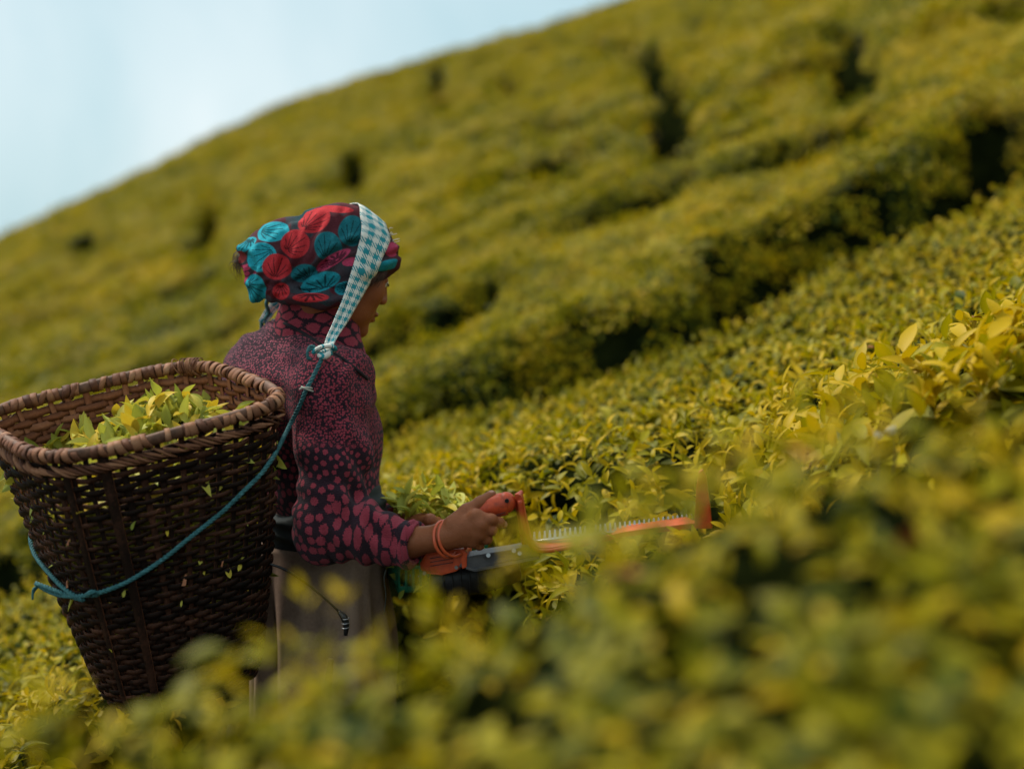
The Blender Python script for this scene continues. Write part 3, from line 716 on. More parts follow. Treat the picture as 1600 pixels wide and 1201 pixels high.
# printed pattern: discs with shell-like rays
base = np.where((vnoise(SV, 16, 2) + .5*(vnoise(SV, 45)-.5) > .52)[:, None], [.014, .050, .058], [.085, .016, .022])
g2 = np.clip((vnoise(SV, 12, 21)-.35)*3, 0, 1)[:, None]; col = base*.5 + .5*(g2*np.array([.012, .055, .064])+(1-g2)*np.array([.085, .020, .026]))
CY, RED, DT, PK, TL = (.020, .30, .37), (.46, .030, .036), (.012, .125, .150), (.42, .045, .10), (.015, .22, .27)
discs = [(427,362,25,15,5,CY,-.9,.2),(407,402,23,22,20,CY,.9,.2),(452,336,26,8,12,CY,0,1),(385,382,16,9,30,CY,.5,.5),(398,452,17,23,0,CY,-.6,.3),(376,402,10,9,0,(.2,.03,.03),0,0),
 (491,345,25,17,20,RED,-.7,-.3),(461,381,22,21,15,RED,-.7,-.3),(432,417,20,19,15,RED,-.3,-.8),(485,465,26,7,0,RED,0,.9),(439,455,12,12,0,RED,0,.8),(527,327,24,5,-5,RED,0,0),
 (550,360,19,23,0,DT,-.2,-.9),(512,385,19,22,30,DT,-.6,-.6),(475,427,19,13,10,DT,.3,-.7),(520,406,28,8,32,PK,.2,-.4),(549,409,13,6,10,PK,0,0),
 (500,441,31,13,18,TL,.1,-.9),(538,450,14,9,15,TL,.5,0),(605,414,17,7,22,TL,0,0),(611,390,9,11,0,PK,0,0),(590,330,12,12,0,TL,0,0),(575,420,13,12,0,DT,0,.8)]
tree = make_bvh(SV, SF); facing = N@unit([0, -1, .05])
def ray(tree, u, v, back=False):
    o = Vector((0, 0, CAMZ)); dd = Vector(unit(raydir(u, v))); h = tree.ray_cast(o, dd)
    return None if h[0] is None else np.array(h[0])
def ray_near(tree, u, v, du, dv):
    for k in range(30):
        p = ray(tree, u+du*k, v+dv*k)
        if p is not None: return p
def paint_disc(p0, n0, ex, ey, ru, rv, colr, fx, fy, lines=True):
    global col
    ru, rv = ru*1.07, rv*1.07
    D = SV-p0; x = D@ex; y = D@ey; z = D@n0; r = np.sqrt((x/ru)**2+(y/rv)**2) + .16*(vnoise(SV, 28)-.5)
    m = np.clip((1-r)*18+.5, 0, 1)*(np.abs(z) < .04)*((N@n0) > -.1)
    cc = np.tile(colr, (len(SV), 1))*(.92+.16*vnoise(SV, 90))[:, None]
    if lines and (fx or fy):
        a = np.arctan2(y/rv-fy, x/ru-fx); rr = np.hypot(y/rv-fy, x/ru-fx)
        ka = a*9/np.pi; ln = (np.abs(((ka+.5) % 1)-.5)*np.pi/9*rr*min(ru, rv) < .00085) & (rr > .12) & (rr < 1.5+.25*np.sin(np.floor(ka+.5)*2.3)) & (r < .80)
        cc = np.where(ln[:, None], cc*.22+np.array([.004, .006, .008]), cc)
    col = col*(1-m[:, None])+cc*m[:, None]
rs = np.random.default_rng(4)
for _ in range(46):      # the side that the photograph does not show
    i = rs.integers(0, len(SV))
    if facing[i] > -.05: continue
    n0 = N[i]; ex = unit(np.cross(n0, [0, 0, 1.])+1e-6); ey = np.cross(n0, ex); r = rs.uniform(.020, .032)
    paint_disc(SV[i], n0, ex, ey, r, r*rs.uniform(.7, 1), [CY, RED, DT, PK, TL][rs.integers(0, 5)], *rs.uniform(-.8, .8, 2))
for u, v, ru, rv, an, cl, fx, fy in discs:
    p = ray(tree, u, v)
    if p is None: continue
    n0 = N[np.argmin(np.linalg.norm(SV-p, axis=1))]; vd = unit(raydir(u, v))
    n0 = unit(-vd); a = math.radians(an); ex0 = np.array([1., 0, 0]); ey0 = unit(np.cross(ex0, vd)); ey0 = ey0 if ey0[2] > 0 else -ey0
    ex = ex0*math.cos(a)+ey0*math.sin(a); ey = -ex0*math.sin(a)+ey0*math.cos(a); s = p[1]/FPX
    paint_disc(p, n0, ex, ey, ru*s, rv*s, cl, fx, fy)
scarf_me = np_mesh("headscarf", SV, SF); attr(scarf_me, "print", np.c_[col, np.ones(len(col))], 'FLOAT_COLOR')
SC = Mat("printed_cotton", .9, spec=.1); c = SC.n("ShaderNodeAttribute", attribute_name="print").outputs["Color"]
c = SC.mix(1.0, c, SC.ramp(SC.noise(300, 3), [(.3, (.75,.75,.75)), (.7, (1.15,1.15,1.15))]), 'MULTIPLY'); SC.color(c)
SC.bump(SC.noise(420, 3), .35, .0006); 0
scarf = obj("headscarf", scarf_me, SC.m, person)
# frayed threads at the brow, hair wisps at the back and the temple
THREAD = varied("cotton_thread", (.5, .45, .38), (.7, .66, .6), 50, .8)
for k in range(16):
    a = P(607+rng.uniform(-6, 6), 368+rng.uniform(-6, 14), 3.05); b = a+rng.normal(0, .006, 3)+[.008, 0, .003]; obj("loose_thread", tube_mesh([a, (a+b)/2+rng.normal(0, .002, 3), b], [.0007]*3, 4, 3), THREAD, scarf)
HAIR = varied("brown_hair", (.03, .012, .007), (.09, .035, .015), 60, .5)
def joined_tubes(name, items, mat, parent, kind="stuff"):
    Vs, Fs, b = [], [], 0
    for pts, rad, ns, nn in items:
        path = catmull(pts, nn); V, F = tube_arrays(path, np.interp(np.linspace(0, 1, len(path)), np.linspace(0, 1, len(rad)), rad), ns)
        Vs.append(V); Fs += [tuple(q+b for q in f) for f in F]; b += len(V)
    o = obj(name, np_mesh(name, np.concatenate(Vs), Fs), mat, parent)
    if kind: o["kind"] = kind
    return o
it = []
for k in range(60):
    a = P(376+rng.uniform(-6, 8), 400+rng.uniform(-10, 8), 3.0+rng.uniform(-.02, .02)); b = a+[-.006+rng.normal(0, .005), rng.normal(0, .006), -.028+rng.normal(0, .010)]
    it.append(([a, (a+b)/2+[-.008+rng.normal(0, .004), 0, .004], b], [.0006, .0005, .0002], 4, 3))
for k in range(120):
    t = rng.uniform(0, 1); a = HP(.062-.05*t, .076+.006*t, .022-.02*t+rng.normal(0, .003)); b = HP(.050-.055*t+rng.normal(0, .004), .080+.002*t+rng.uniform(-.003, .002), -.015-.03*t+rng.normal(0, .006))
    it.append(([a, (a+b)/2+rh*.003, b], [.0011, .001, .0003], 4, 3))
joined_tubes("hair", it, HAIR, person)
# ------------------------------------------------------------------ knit sweater
g = Grid(seg((-.80, -.14, .0031)), seg((2.70, 3.50, .0034)), seg((.72, 1.34, .0031)))
g.cone(P(487, 545, 3.07), P(455, 590, 3.08), .075, .105, .03)
g.ell(P(452, 612, 3.09), (.135, .19, .130), RB, .05); g.ell(P(503, 685, 3.06), (.128, .165, .150), RB, .05)
g.ell(P(505, 770, 3.06), (.120, .150, .10), RB, .05)
g.cone(P(462, 562, 3.09), P(412, 585, 3.15), .095, .088, .05); g.cone(P(450, 590, 3.08), shN, .088, .078, .05); g.cone(P(440, 592, 3.08), shF, .088, .078, .05)
g.cone(P(500, 590, 3.0), P(545, 600, 2.96), .075, .06, .05)
g.cone(shN, P(522, 700, 2.87), .080, .076, .04); g.cone(P(522, 700, 2.87), P(515, 800, 2.84), .076, .066, .03); g.cone(P(515, 800, 2.84), elN, .066, .063, .03)
cufN = elN + (wrN-elN)*.72
g.cone(elN, elN+(wrN-elN)*.35, .062, .056, .03); g.cone(elN+(wrN-elN)*.35, P(636, 849, 2.785), .056, .048, .02)
g.cone(shF, elF, .078, .064, .03); g.cone(elF, elF+(wrF-elF)*.8, .062, .044, .02)
# open cuffs
dN = unit(wrN-elN); g.ell(P(643, 849, 2.782)+dN*.128, (.12,)*3, None, .003, True); g.cone(P(643, 849, 2.782)+dN*.022, P(643, 849, 2.782)+dN*.06, .037, .038, .003, True)
dF = unit(wrF-elF); g.cone(elF+(wrF-elF)*.93, elF+(wrF-elF)*1.2, .036, .038, .004, True)
KV, KF = g.surface(); KV = laplace(KV, KF, 3, .5); N = vnormals(KV, KF)
ku, kv = proj(KV)
def seg_param(V, a, b):
    ab = b-a; t = np.clip((V-a)@ab/(ab@ab), 0, 1); return t, np.linalg.norm(V-a-t[:, None]*ab, axis=1)
tU, dU = seg_param(KV, shN, elN); tL, dL = seg_param(KV, elN, wrN)
near_arm = np.minimum(dU, dL) < .098
# creases round the elbow and the lower sleeve
cr = np.sin((KV@unit([.75, .1, .62]))*150 + 5*vnoise(KV, 9))*.0060*np.exp(-(np.linalg.norm(KV-P(560, 800, 2.80), axis=1)/.075)**2)
cr += np.sin(tL*34+4*vnoise(KV, 12))*.0034*near_arm*(tL > .1)
cr += .020*(vnoise(KV, 8, 4)-.5) + .009*(vnoise(KV, 17, 9)-.5) + .0035*np.sin((KV@unit([.5, .2, .85]))*95+6*vnoise(KV, 7, 2))*np.clip(np.abs(vnoise(KV, 6, 40)-.4)*4, 0, 1)
cr += -.010*np.exp(-((kv-672)/7.0-(ku-470)*.05)**2)*np.clip((520-ku)/60, 0, 1)*(ku > 440)*0
KV = KV + N*cr[:, None]; N = vnormals(KV, KF)
# pattern: pink spots that grow down the sleeve and the hem
fN = np.where(near_arm & (dL < dU), 1.0+tL*1.0, np.where(near_arm, tU, np.clip((1.20-KV[:, 2])/.36, 0, 1.1)))
tF, dF_ = seg_param(KV, elF, wrF); farm = (dF_ < .09) & ~near_arm; fN = np.where(farm, 1+tF, fN)
size = np.interp(fN + .10*(vnoise(KV, 22)-.5), [0, .40, .55, .75, .95, 1.15, 1.55, 2.0], [.004, .0060, .0074, .0090, .0112, .0145, .0172, .0195])
rs = np.random.default_rng(8); perm = rs.permutation(len(KV)); fz = fN[perm] > .40; perm = perm[fz]
axis = np.where((dL < dU)[:, None], dN[None], np.array([[0, 0, 1.]])); low = np.clip((fN-1.05)/.3, 0, 1)
def metric(D, ax, lo):      # sites on the forearm are squeezed along it, sites above the elbow are round
    al = (D*ax).sum(-1); r2 = (D**2).sum(-1); return np.sqrt(np.maximum(r2 + (3.4*lo)*al**2 - .45*lo*(r2-al**2), 1e-12))
sites, sr, sa, sl_ = [], [], [], []
cell = {}
for i in perm:
    p = KV[i]; r = size[i]*(.82+.36*rs.random()); key = tuple((p/.03).astype(int)); ok = True
    for a in (-1, 0, 1):
        for b in (-1, 0, 1):
            for c_ in (-1, 0, 1):
                for j in cell.get((key[0]+a, key[1]+b, key[2]+c_), ()):
                    if ok:
                        D = p-sites[j]; dd = metric(D[None], axis[i][None], low[i])[0]
                        if dd < (r+sr[j])*.94: ok = False
        if not ok: break
    if ok: cell.setdefault(key, []).append(len(sites)); sites.append(p); sr.append(r)
sites = np.array(sites); sr = np.array(sr)
d1 = np.full(len(KV), 9.); d2 = np.full(len(KV), 9.)
ck = (KV/.03).astype(int); order = np.lexsort(ck.T[::-1]); ks, st = np.unique(ck[order], axis=0, return_index=True); st = np.r_[st, len(order)]
for q in range(len(ks)):
    ids = order[st[q]:st[q+1]]; js = []
    for a in (-1, 0, 1):
        for b in (-1, 0, 1):
            for c_ in (-1, 0, 1): js += cell.get((ks[q][0]+a, ks[q][1]+b, ks[q][2]+c_), [])
    if not js: continue
    D = KV[ids][:, None]-sites[js][None]; M = metric(D, axis[ids][:, None], low[ids][:, None])/sr[js][None]
    M.sort(axis=1); d1[ids] = M[:, 0]
    if M.shape[1] > 1: d2[ids] = M[:, 1]
fill = np.interp(fN, [.36, .6, .9, 1.3, 2], [.76, .76, .80, 1.0, 1.2])
spot = np.minimum(fill-d1, (d2-d1)-np.interp(fN, [.5, 1.2, 2], [.05, .20, .26]))
fine = np.clip((fN-.38)/.06 + (vnoise(KV, 60)-.5)*1.2, 0, 1)
SWE = Mat("spotted_knit", 1.0, spec=.03)
oc = SWE.n("ShaderNodeTexCoord").outputs["Object"]
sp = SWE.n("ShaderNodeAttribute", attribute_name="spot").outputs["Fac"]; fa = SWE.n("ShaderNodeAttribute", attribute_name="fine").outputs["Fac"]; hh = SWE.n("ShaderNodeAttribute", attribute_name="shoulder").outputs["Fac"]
jag = SWE.math('MULTIPLY', SWE.math('SUBTRACT', SWE.noise(330, 2, .5, oc), .5), .9)
big = SWE.ramp(SWE.math('ADD', sp, jag), [(.0, (0,0,0)), (.06, (1,1,1))])
vo = SWE.n("ShaderNodeTexVoronoi", {"Scale": 195.0, "Vector": oc, "Randomness": .8}).outputs["Distance"]
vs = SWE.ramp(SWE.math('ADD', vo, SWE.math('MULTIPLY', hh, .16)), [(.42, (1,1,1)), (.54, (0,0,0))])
mask = SWE.mix(fa, vs, big)
dark = SWE.mix(SWE.noise(60, 3, .6, oc), (.014, .007, .011), (.042, .018, .028))
pink = SWE.mix(SWE.noise(380, 3, .7, oc), (.19, .018, .034), (.40, .062, .085))
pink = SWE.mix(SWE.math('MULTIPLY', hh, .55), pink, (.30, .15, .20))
SWE.color(SWE.mix(mask, dark, pink))
hgt = SWE.n("ShaderNodeTexWave", {"Scale": 95.0, "Distortion": 6.0, "Detail": 2.0, "Detail Scale": 3.0, "Vector": oc}, wave_type='BANDS', bands_direction='Z').outputs["Fac"]
SWE.bump(SWE.math('ADD', SWE.math('MULTIPLY', hgt, .5), SWE.math('ADD', SWE.noise(420, 3, .7, oc), SWE.math('MULTIPLY', mask, .5) if False else 0)), .9, .0016)
SWE.b.inputs["Sheen Weight"].default_value = .08; SWE.b.inputs["Sheen Roughness"].default_value = .6; SWE = SWE.m
def sweater_piece(name, V, F, spot, fine, hh, parent):
    me = np_mesh(name, V, F); attr(me, "spot", spot); attr(me, "fine", fine); attr(me, "shoulder", hh); return obj(name, me, SWE, parent)
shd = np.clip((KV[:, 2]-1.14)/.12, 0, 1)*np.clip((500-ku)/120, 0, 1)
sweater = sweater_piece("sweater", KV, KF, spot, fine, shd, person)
# collar: a soft turned-down band with large spots
g = Grid(seg((-.58, -.26, .0024)), seg((2.92, 3.24, .0026)), seg((1.17, 1.42, .0024)))
ca, cb = P(506, 458, 3.06), P(484, 545, 3.07)
g.cone(ca, cb, .076, .088, .01); g.cone(P(520, 520, 3.03), P(553, 578, 3.00), .052, .030, .03)
g.halfspace(ca+[0, 0, .004], [.25, 0, 1])
CV, CF = g.surface(); CV = laplace(CV, CF, 3, .5); Nc = vnormals(CV, CF); CV = CV+Nc*(.008*(vnoise(CV, 14)-.5)+.004)[:, None]
rs = np.random.default_rng(3); cs = []
for i in rs.permutation(len(CV)):
    if all(np.linalg.norm((CV[i]-q)*[.75, 1, 1.35]) > .0235 for q in cs): cs.append(CV[i])
cs = np.array(cs); D = np.linalg.norm((CV[:, None]-cs[None])*[.75, 1, 1.35], axis=2); D.sort(axis=1)
collar = sweater_piece("collar", CV, CF, np.minimum(.9-D[:, 0]/.0165, (D[:, 1]-D[:, 0])/.0165-.26), np.ones(len(CV)), np.zeros(len(CV)), sweater)
KT = make_bvh(KV, KF); CTb = make_bvh(CV, CF)
def on(trees, u, v, off=.004):
    best = None
    for t in trees:
        p = ray(t, u, v)
        if p is not None and (best is None or p[1] < best[1]): best = p
    return None if best is None else best-unit(raydir(u, v))*off
TRIM = varied("dark_piping", (.008, .006, .008), (.02, .012, .016), 80, .9)
tp = [on([KT, CTb], u, v, .002) for u, v in [(426, 500), (447, 506), (470, 518), (495, 534), (517, 548), (538, 562), (558, 578), (574, 592)]]
tp = [p for p in tp if p is not None]
obj("piping", tube_mesh(tp, [.0035]*len(tp), 8, 5), TRIM, sweater)
tp = [on([KT, CTb], u, v, .003) for u, v in [(540, 553), (556, 566), (570, 580), (580, 598), (588, 622)]]; tp = [p for p in tp if p is not None]
if False: obj("placket", tube_mesh(tp, [.0035]*len(tp), 8, 5, .5), TRIM, sweater)
# cuff rib
c0 = P(643, 849, 2.782); e1 = unit(np.cross(dN, [0, 0, 1.])); e2 = np.cross(dN, e1); a = np.linspace(0, 2*np.pi, 41)[:-1]
ringp = np.array([c0 + e1*.0435*math.cos(t)+e2*.0435*math.sin(t) + dN*.002*math.sin(3*t) for t in a])
V, F = tube_arrays(ringp, .0048, 8, True, 1.3); F = np.array(F); me = np_mesh("cuff", V, F); sweater_o = None
attr(me, "spot", np.clip(np.sin(np.arange(len(V))//8*1.1)*.5+.35, -1, 1)); attr(me, "fine", np.ones(len(V))); attr(me, "shoulder", np.zeros(len(V))); obj("cuff", me, SWE, sweater)

# ------------------------------------------------------------------ waist wrap, skirt
CLOTH = Mat("grey_wrap", .85, spec=.2); CLOTH.color(CLOTH.mix(CLOTH.noise(14), (.022, .027, .026), (.048, .055, .052))); CLOTH.bump(CLOTH.noise(300, 3), .4, .0008); CLOTH = CLOTH.m
g = Grid(seg((-.62, -.22, .004)), seg((2.86, 3.26, .004)), seg((.76, .98, .004)))
g.ell(P(505, 800, 3.06), (.136, .166, .125), RB, .02); g.halfspace(P(505, 768, 3.06), [-.40, -.1, 1]); g.halfspace(P(505, 858, 3.06), [0, 0, -1])
V, F = g.surface(); V = laplace(V, F, 2); N = vnormals(V, F); V = V+N*(.012*(vnoise(V*[1, 1, 3], 14)-.5)+.003*np.sin(V[:, 2]*210+5*vnoise(V, 8)))[:, None]
obj("waist_wrap", np_mesh("waist_wrap", V, F), CLOTH, person)
SK = Mat("brown_skirt", .9, spec=.15); w = SK.noise(7, 5, .65); SK.color(SK.ramp(SK.mix(.25, w, SK.noise(160, 3, .6)), [(.30, (.17, .108, .076)), (.55, (.29, .195, .140)), (.75, (.36, .255, .19))])); SK.bump(SK.noise(340, 3), .5, .0009); SK = SK.m
rows = []; nz, na = 70, 150
prof = [(.0, .128, .150), (.12, .135, .168), (.25, .142, .175), (.5, .150, .185), (.72, .152, .19), (.80, .155, .195)]
za = P(505, 842, 3.07); V = []
for i in range(nz):
    t = i/(nz-1)*.74; A = np.interp(t, [p[0] for p in prof], [p[1] for p in prof]); B = np.interp(t, [p[0] for p in prof], [p[2] for p in prof]); c0 = za - np.array([0, 0, t])
    for j in range(na):
        th = 2*math.pi*j/na; fold = .0045+.012*t/.7
        r = 1 + fold/A*(math.sin(9*th+2.0*math.sin(2*th)+t*1.2)+.5*math.sin(17*th+1.3))*min(1, t/.15)
        V.append(c0 + fb*A*math.cos(th)*r + rb*B*math.sin(th)*r)
V = np.array(V); i, j = np.meshgrid(np.arange(nz-1), np.arange(na), indexing='ij'); a_ = (i*na+j).ravel(); b_ = (i*na+(j+1) % na).ravel()
F = np.stack([a_, a_+na, b_+na, b_], 1); N = vnormals(V, F); V = V+N*(.020*(vnoise(V, 7)-.5)+.008*(vnoise(V*[1, 1, .4], 18)-.5))[:, None]
sk_me = np_mesh("skirt", V, F); SKT = make_bvh(V, F); so = obj("skirt", sk_me, SK, person); md = so.modifiers.new("thickness", 'SOLIDIFY'); md.thickness = .004
for s in (-1, 1):
    h = hip + rb*s*.08; an = np.array([h[0], h[1], .08]); b = an-[0, 0, .045]
    V, F = tube_arrays(catmull([b-fb*.06+[0, 0, .01], b-fb*.02, b+fb*.06, b+fb*.145], 6), np.interp(np.linspace(0, 1, 19), [0, .3, .7, 1], [.032, .044, .046, .030]), 14, flat=.62)
    obj("shoe", np_mesh("shoe", V, F), CLOTH, person)
# apron string hanging at the hip
STR = varied("pale_thread", (.05, .06, .05), (.12, .12, .10), 50, .8)
obj("apron_string", tube_mesh([P(603, 890, 2.93), P(600, 905, 2.92), P(603, 930, 2.925), P(600, 960, 2.93)], [.0012]*4, 6), STR, person)
# rubber bangles
BG = Mat("orange_rubber", .35, (.55, .085, .028), .5); BG.color(BG.mix(BG.noise(30), (.50, .07, .025), (.66, .12, .04))); BG = BG.m
wd = unit(W-cufN)
for k, (px, py, rr, tilt) in enumerate([(697, 842, .0365, -.05), (708, 839, .0375, .20)]):
    c0 = P(px, py, 2.760); n0 = unit(unit(P(740, 822, 2.75)-P(660, 850, 2.78)) + np.array([0, -.42-tilt, -.05])); e1 = unit(np.cross(n0, [0, 0, 1.])); e2 = np.cross(n0, e1)
    path = np.array([c0+e1*rr*math.cos(t)+e2*rr*math.sin(t) for t in np.linspace(0, 2*np.pi, 57)[:-1]])
    V, F = tube_arrays(path, .0031, 10, True); tag(obj("bangle", np_mesh("bangle", V, F), BG, person))
# ------------------------------------------------------------------ the basket
_r, _f, _l, _n = P(447, 640, 2.70), P(318, 562, 3.00), P(-50, 662, 2.84), P(95, 718, 2.54)
BC = (_r+_f+_l+_n)/4; A1 = ((_r-_n)+(_f-_l))/4*1.035; B1 = ((_n-_l)+(_r-_f))/4*1.035
BB = P(285, 1062, 2.86); A2 = np.array([.290, .11, .045])/2; B2 = np.array([.100, -.26, -.02])/2
def sup(phi, n):
    c, s = np.cos(phi), np.sin(phi); return np.sign(c)*np.abs(c)**(2/n), np.sign(s)*np.abs(s)**(2/n)
def shell(t, phi, off=0.0):
    """point of the basket wall: t 0 rim .. 1 foot, phi round it"""
    t = np.asarray(t, float); phi = np.asarray(phi, float); t, phi = np.broadcast_arrays(t, phi)
    n = 4.2-1.7*np.clip(t, 0, 1); cx, sx = sup(phi, n)
    s = t - .10*np.sin(np.pi*np.clip(t, 0, 1)); rnd = np.where(t > .9, -(t-.9)**2*6, 0)
    A = A1*(1-s[..., None])+A2*s[..., None]; B = B1*(1-s[..., None])+B2*s[..., None]; C = BC*(1-t[..., None])+BB*t[..., None]
    k = (1+rnd)[..., None]; rad = A*cx[..., None]*k+B*sx[..., None]*k
    ln = np.linalg.norm(rad, axis=-1, keepdims=True); return C+rad*(1+np.asarray(off)[..., None]/ln if np.ndim(off) else 1+off/ln)
def arc_phis(n, t=0.0):
    ph = np.linspace(0, 2*np.pi, 2001); p = shell(t, ph); L = np.r_[0, np.cumsum(np.linalg.norm(np.diff(p, axis=0), axis=1))]
    return np.interp(np.arange(n)/n*L[-1], L, ph), L[-1]
WICK = Mat("bamboo_strip", .65, spec=.08)
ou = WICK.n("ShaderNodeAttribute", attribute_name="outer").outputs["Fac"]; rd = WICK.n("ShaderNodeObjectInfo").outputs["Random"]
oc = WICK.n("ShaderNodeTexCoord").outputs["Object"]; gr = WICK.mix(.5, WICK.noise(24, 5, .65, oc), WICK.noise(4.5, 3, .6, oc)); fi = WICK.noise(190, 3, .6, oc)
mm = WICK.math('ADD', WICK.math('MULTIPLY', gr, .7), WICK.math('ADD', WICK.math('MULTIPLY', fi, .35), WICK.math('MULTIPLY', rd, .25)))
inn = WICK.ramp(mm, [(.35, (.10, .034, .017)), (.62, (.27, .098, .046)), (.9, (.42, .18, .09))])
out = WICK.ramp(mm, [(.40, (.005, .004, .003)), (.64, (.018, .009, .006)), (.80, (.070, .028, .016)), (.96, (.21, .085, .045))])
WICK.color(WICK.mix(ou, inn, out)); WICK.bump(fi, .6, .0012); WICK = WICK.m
RIMM = Mat("rim_cane", .6, spec=.12); rd = RIMM.n("ShaderNodeObjectInfo").outputs["Random"]; oc = RIMM.n("ShaderNodeTexCoord").outputs["Object"]
mm = RIMM.math('ADD', RIMM.math('MULTIPLY', RIMM.noise(30, 5, .65, oc), .6), RIMM.math('MULTIPLY', rd, .55))
RIMM.color(RIMM.ramp(mm, [(.25, (.060, .024, .014)), (.5, (.155, .060, .030)), (.8, (.29, .130, .066)), (.95, (.38, .21, .12))])); RIMM.bump(RIMM.noise(260, 4, .6, oc), .7, .0012); RIMM = RIMM.m
RIMC = varied("rim_core", (.07, .03, .016), (.18, .08, .042), 60, .7, .6, .001)
basket = empty("carrying_basket", BB, "large dark woven bamboo basket full of fresh leaves, carried on the woman's back", "basket")
UPB = unit(np.cross(B1, A1)); UPB = UPB if UPB[2] > 0 else -UPB
NST, NR = 46, 45
phis, PER = arc_phis(NST, .3)
def strip_ring(t0, hgt, parity, jit):
    n = NST*4; ph = np.interp(np.arange(n)/4.0, np.arange(NST+1), np.r_[phis, 2*np.pi]); w = np.cos(np.pi*(np.arange(n)/4.0)+np.pi*parity)*.0042
    tt = t0 + jit*(vnoise(np.stack([np.cos(ph)*3, np.sin(ph)*3, np.full(n, t0*40)], 1), 1.7)-.5)
    hh = hgt*(.75+.5*vnoise(np.stack([np.cos(ph)*5, np.sin(ph)*5, np.full(n, t0*30+9)], 1), 2.3))*(1+.28*np.clip(-np.sin(ph+.35), 0, 1))
    V = []
    for dt, do in ((-1, .0), (-1, .0022), (0, .0030), (1, .0022), (1, .0), (0, -.0008)): V.append(shell(tt+dt*hh/2, ph, w+do))
    V = np.stack(V, 1).reshape(-1, 3); F = []
    i, j = np.meshgrid(np.arange(n), np.arange(6), indexing='ij'); i2 = (i+1) % n; j2 = (j+1) % 6
    F = np.stack([(i*6+j).ravel(), (i2*6+j).ravel(), (i2*6+j2).ravel(), (i*6+j2).ravel()], 1)
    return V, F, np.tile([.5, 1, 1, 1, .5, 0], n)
for r in range(NR):
    t = .035 + .955*(r/(NR-1))**.96; dens = .0200 if t > .52 else (.0145 if t > .16 else .0215)
    V, F, oa = strip_ring(t, dens*random.uniform(.9, 1.12), r % 2, .006 if t < .55 else .004)
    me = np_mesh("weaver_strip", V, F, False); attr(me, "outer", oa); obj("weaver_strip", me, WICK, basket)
def stake(ph, w, th, name, o0=0.0):
    ts = np.linspace(.0, 1.0, 34); e = shell(ts, np.full(34, ph+.01))-shell(ts, np.full(34, ph-.01)); e /= np.linalg.norm(e, axis=1)[:, None]
    c = shell(ts, np.full(34, ph), o0); c2 = shell(ts, np.full(34, ph), o0+th); V = []
    for i in range(34):
        ww = w*(1-.35*ts[i])/2; V += [c[i]-e[i]*ww, c2[i]-e[i]*ww, c2[i]+e[i]*ww, c[i]+e[i]*ww]
    i, j = np.meshgrid(np.arange(33), np.arange(4), indexing='ij'); j2 = (j+1) % 4
    F = np.stack([(i*4+j).ravel(), (i*4+4+j).ravel(), (i*4+4+j2).ravel(), (i*4+j2).ravel()], 1)
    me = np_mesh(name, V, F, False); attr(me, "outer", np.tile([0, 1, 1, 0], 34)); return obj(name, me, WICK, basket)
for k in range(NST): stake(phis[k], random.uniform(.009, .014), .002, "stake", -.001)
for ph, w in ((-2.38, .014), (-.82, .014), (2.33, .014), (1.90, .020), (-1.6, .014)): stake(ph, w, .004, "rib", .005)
# woven floor of the basket
cs_ = shell(1.0, np.linspace(0, 2*np.pi, 49)[:-1], -.004); V = np.vstack([cs_, shell(1.03, np.linspace(0, 2*np.pi, 49)[:-1], -.02), BB-[0, 0, .035]])
F = [(i, (i+1) % 48, 48+(i+1) % 48, 48+i) for i in range(48)]+[(48+i, 48+(i+1) % 48, 96) for i in range(48)]
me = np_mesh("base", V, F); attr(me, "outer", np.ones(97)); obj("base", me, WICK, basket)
# rim
ph = np.linspace(0, 2*np.pi, 241)[:-1]; rc = shell(0.0, ph, .004)+UPB*.006
rc = rc + (vnoise(rc, 14)-.5)[:, None]*.006*UPB
V, F = tube_arrays(rc, .0096, 10, True, 1.25); rim = obj("rim", np_mesh("rim", V, F), RIMC, basket)
# cane wrapped over the rim; every turn is a piece
def wrap_mesh(seed):
    r = np.random.default_rng(seed); a = np.linspace(0, 2*np.pi, 19)[:-1]; V = []
    w = r.uniform(.0042, .0078); sk = r.uniform(-.004, .006)
    for t in a:
        rad = .0108+.0006*math.sin(3*t+seed); lx = sk*math.sin(t)
        for dx, dr in ((-w, 0), (-w*.8, .0018), (w*.8, .0020), (w, 0)): V.append((lx+dx, math.cos(t)*(rad+dr)*1.22, math.sin(t)*(rad+dr)*1.02))
    i, j = np.meshgrid(np.arange(18), np.arange(4), indexing='ij'); j2 = (j+1) % 4; i2 = (i+1) % 18
    return np_mesh("rim_wrap", V, np.stack([(i*4+j).ravel(), (i*4+j2).ravel(), (i2*4+j2).ravel(), (i2*4+j).ravel()], 1), False)
WM = [wrap_mesh(k) for k in range(9)]
def frame_at(p, tx, up):
    tx = unit(tx); z = unit(up-tx*np.dot(up, tx)); y = np.cross(z, tx); M = np.eye(4); M[:3, 0], M[:3, 1], M[:3, 2], M[:3, 3] = tx, y, z, p; return M
NW = 104; wp, PER0 = arc_phis(NW); 
for k in range(NW):
    p_ = wp[k]+random.uniform(-.004, .004); c = shell(0.0, p_, .004)+UPB*.006; tx = shell(0., p_+.01)-shell(0., p_-.01)
    if random.random() < .06: continue
    o = bpy.data.objects.new("rim_wrap", WM[random.randrange(9)]); COL.objects.link(o)
    if not o.data.materials: o.data.materials.append(RIMM)
    o.parent = rim; M = frame_at(c, tx, UPB)@R_('Z', random.uniform(-.22, .1)); sc = random.uniform(.94, 1.1); o.matrix_local = Matrix((M@np.diag([sc*1.1, sc, sc, 1])).tolist())
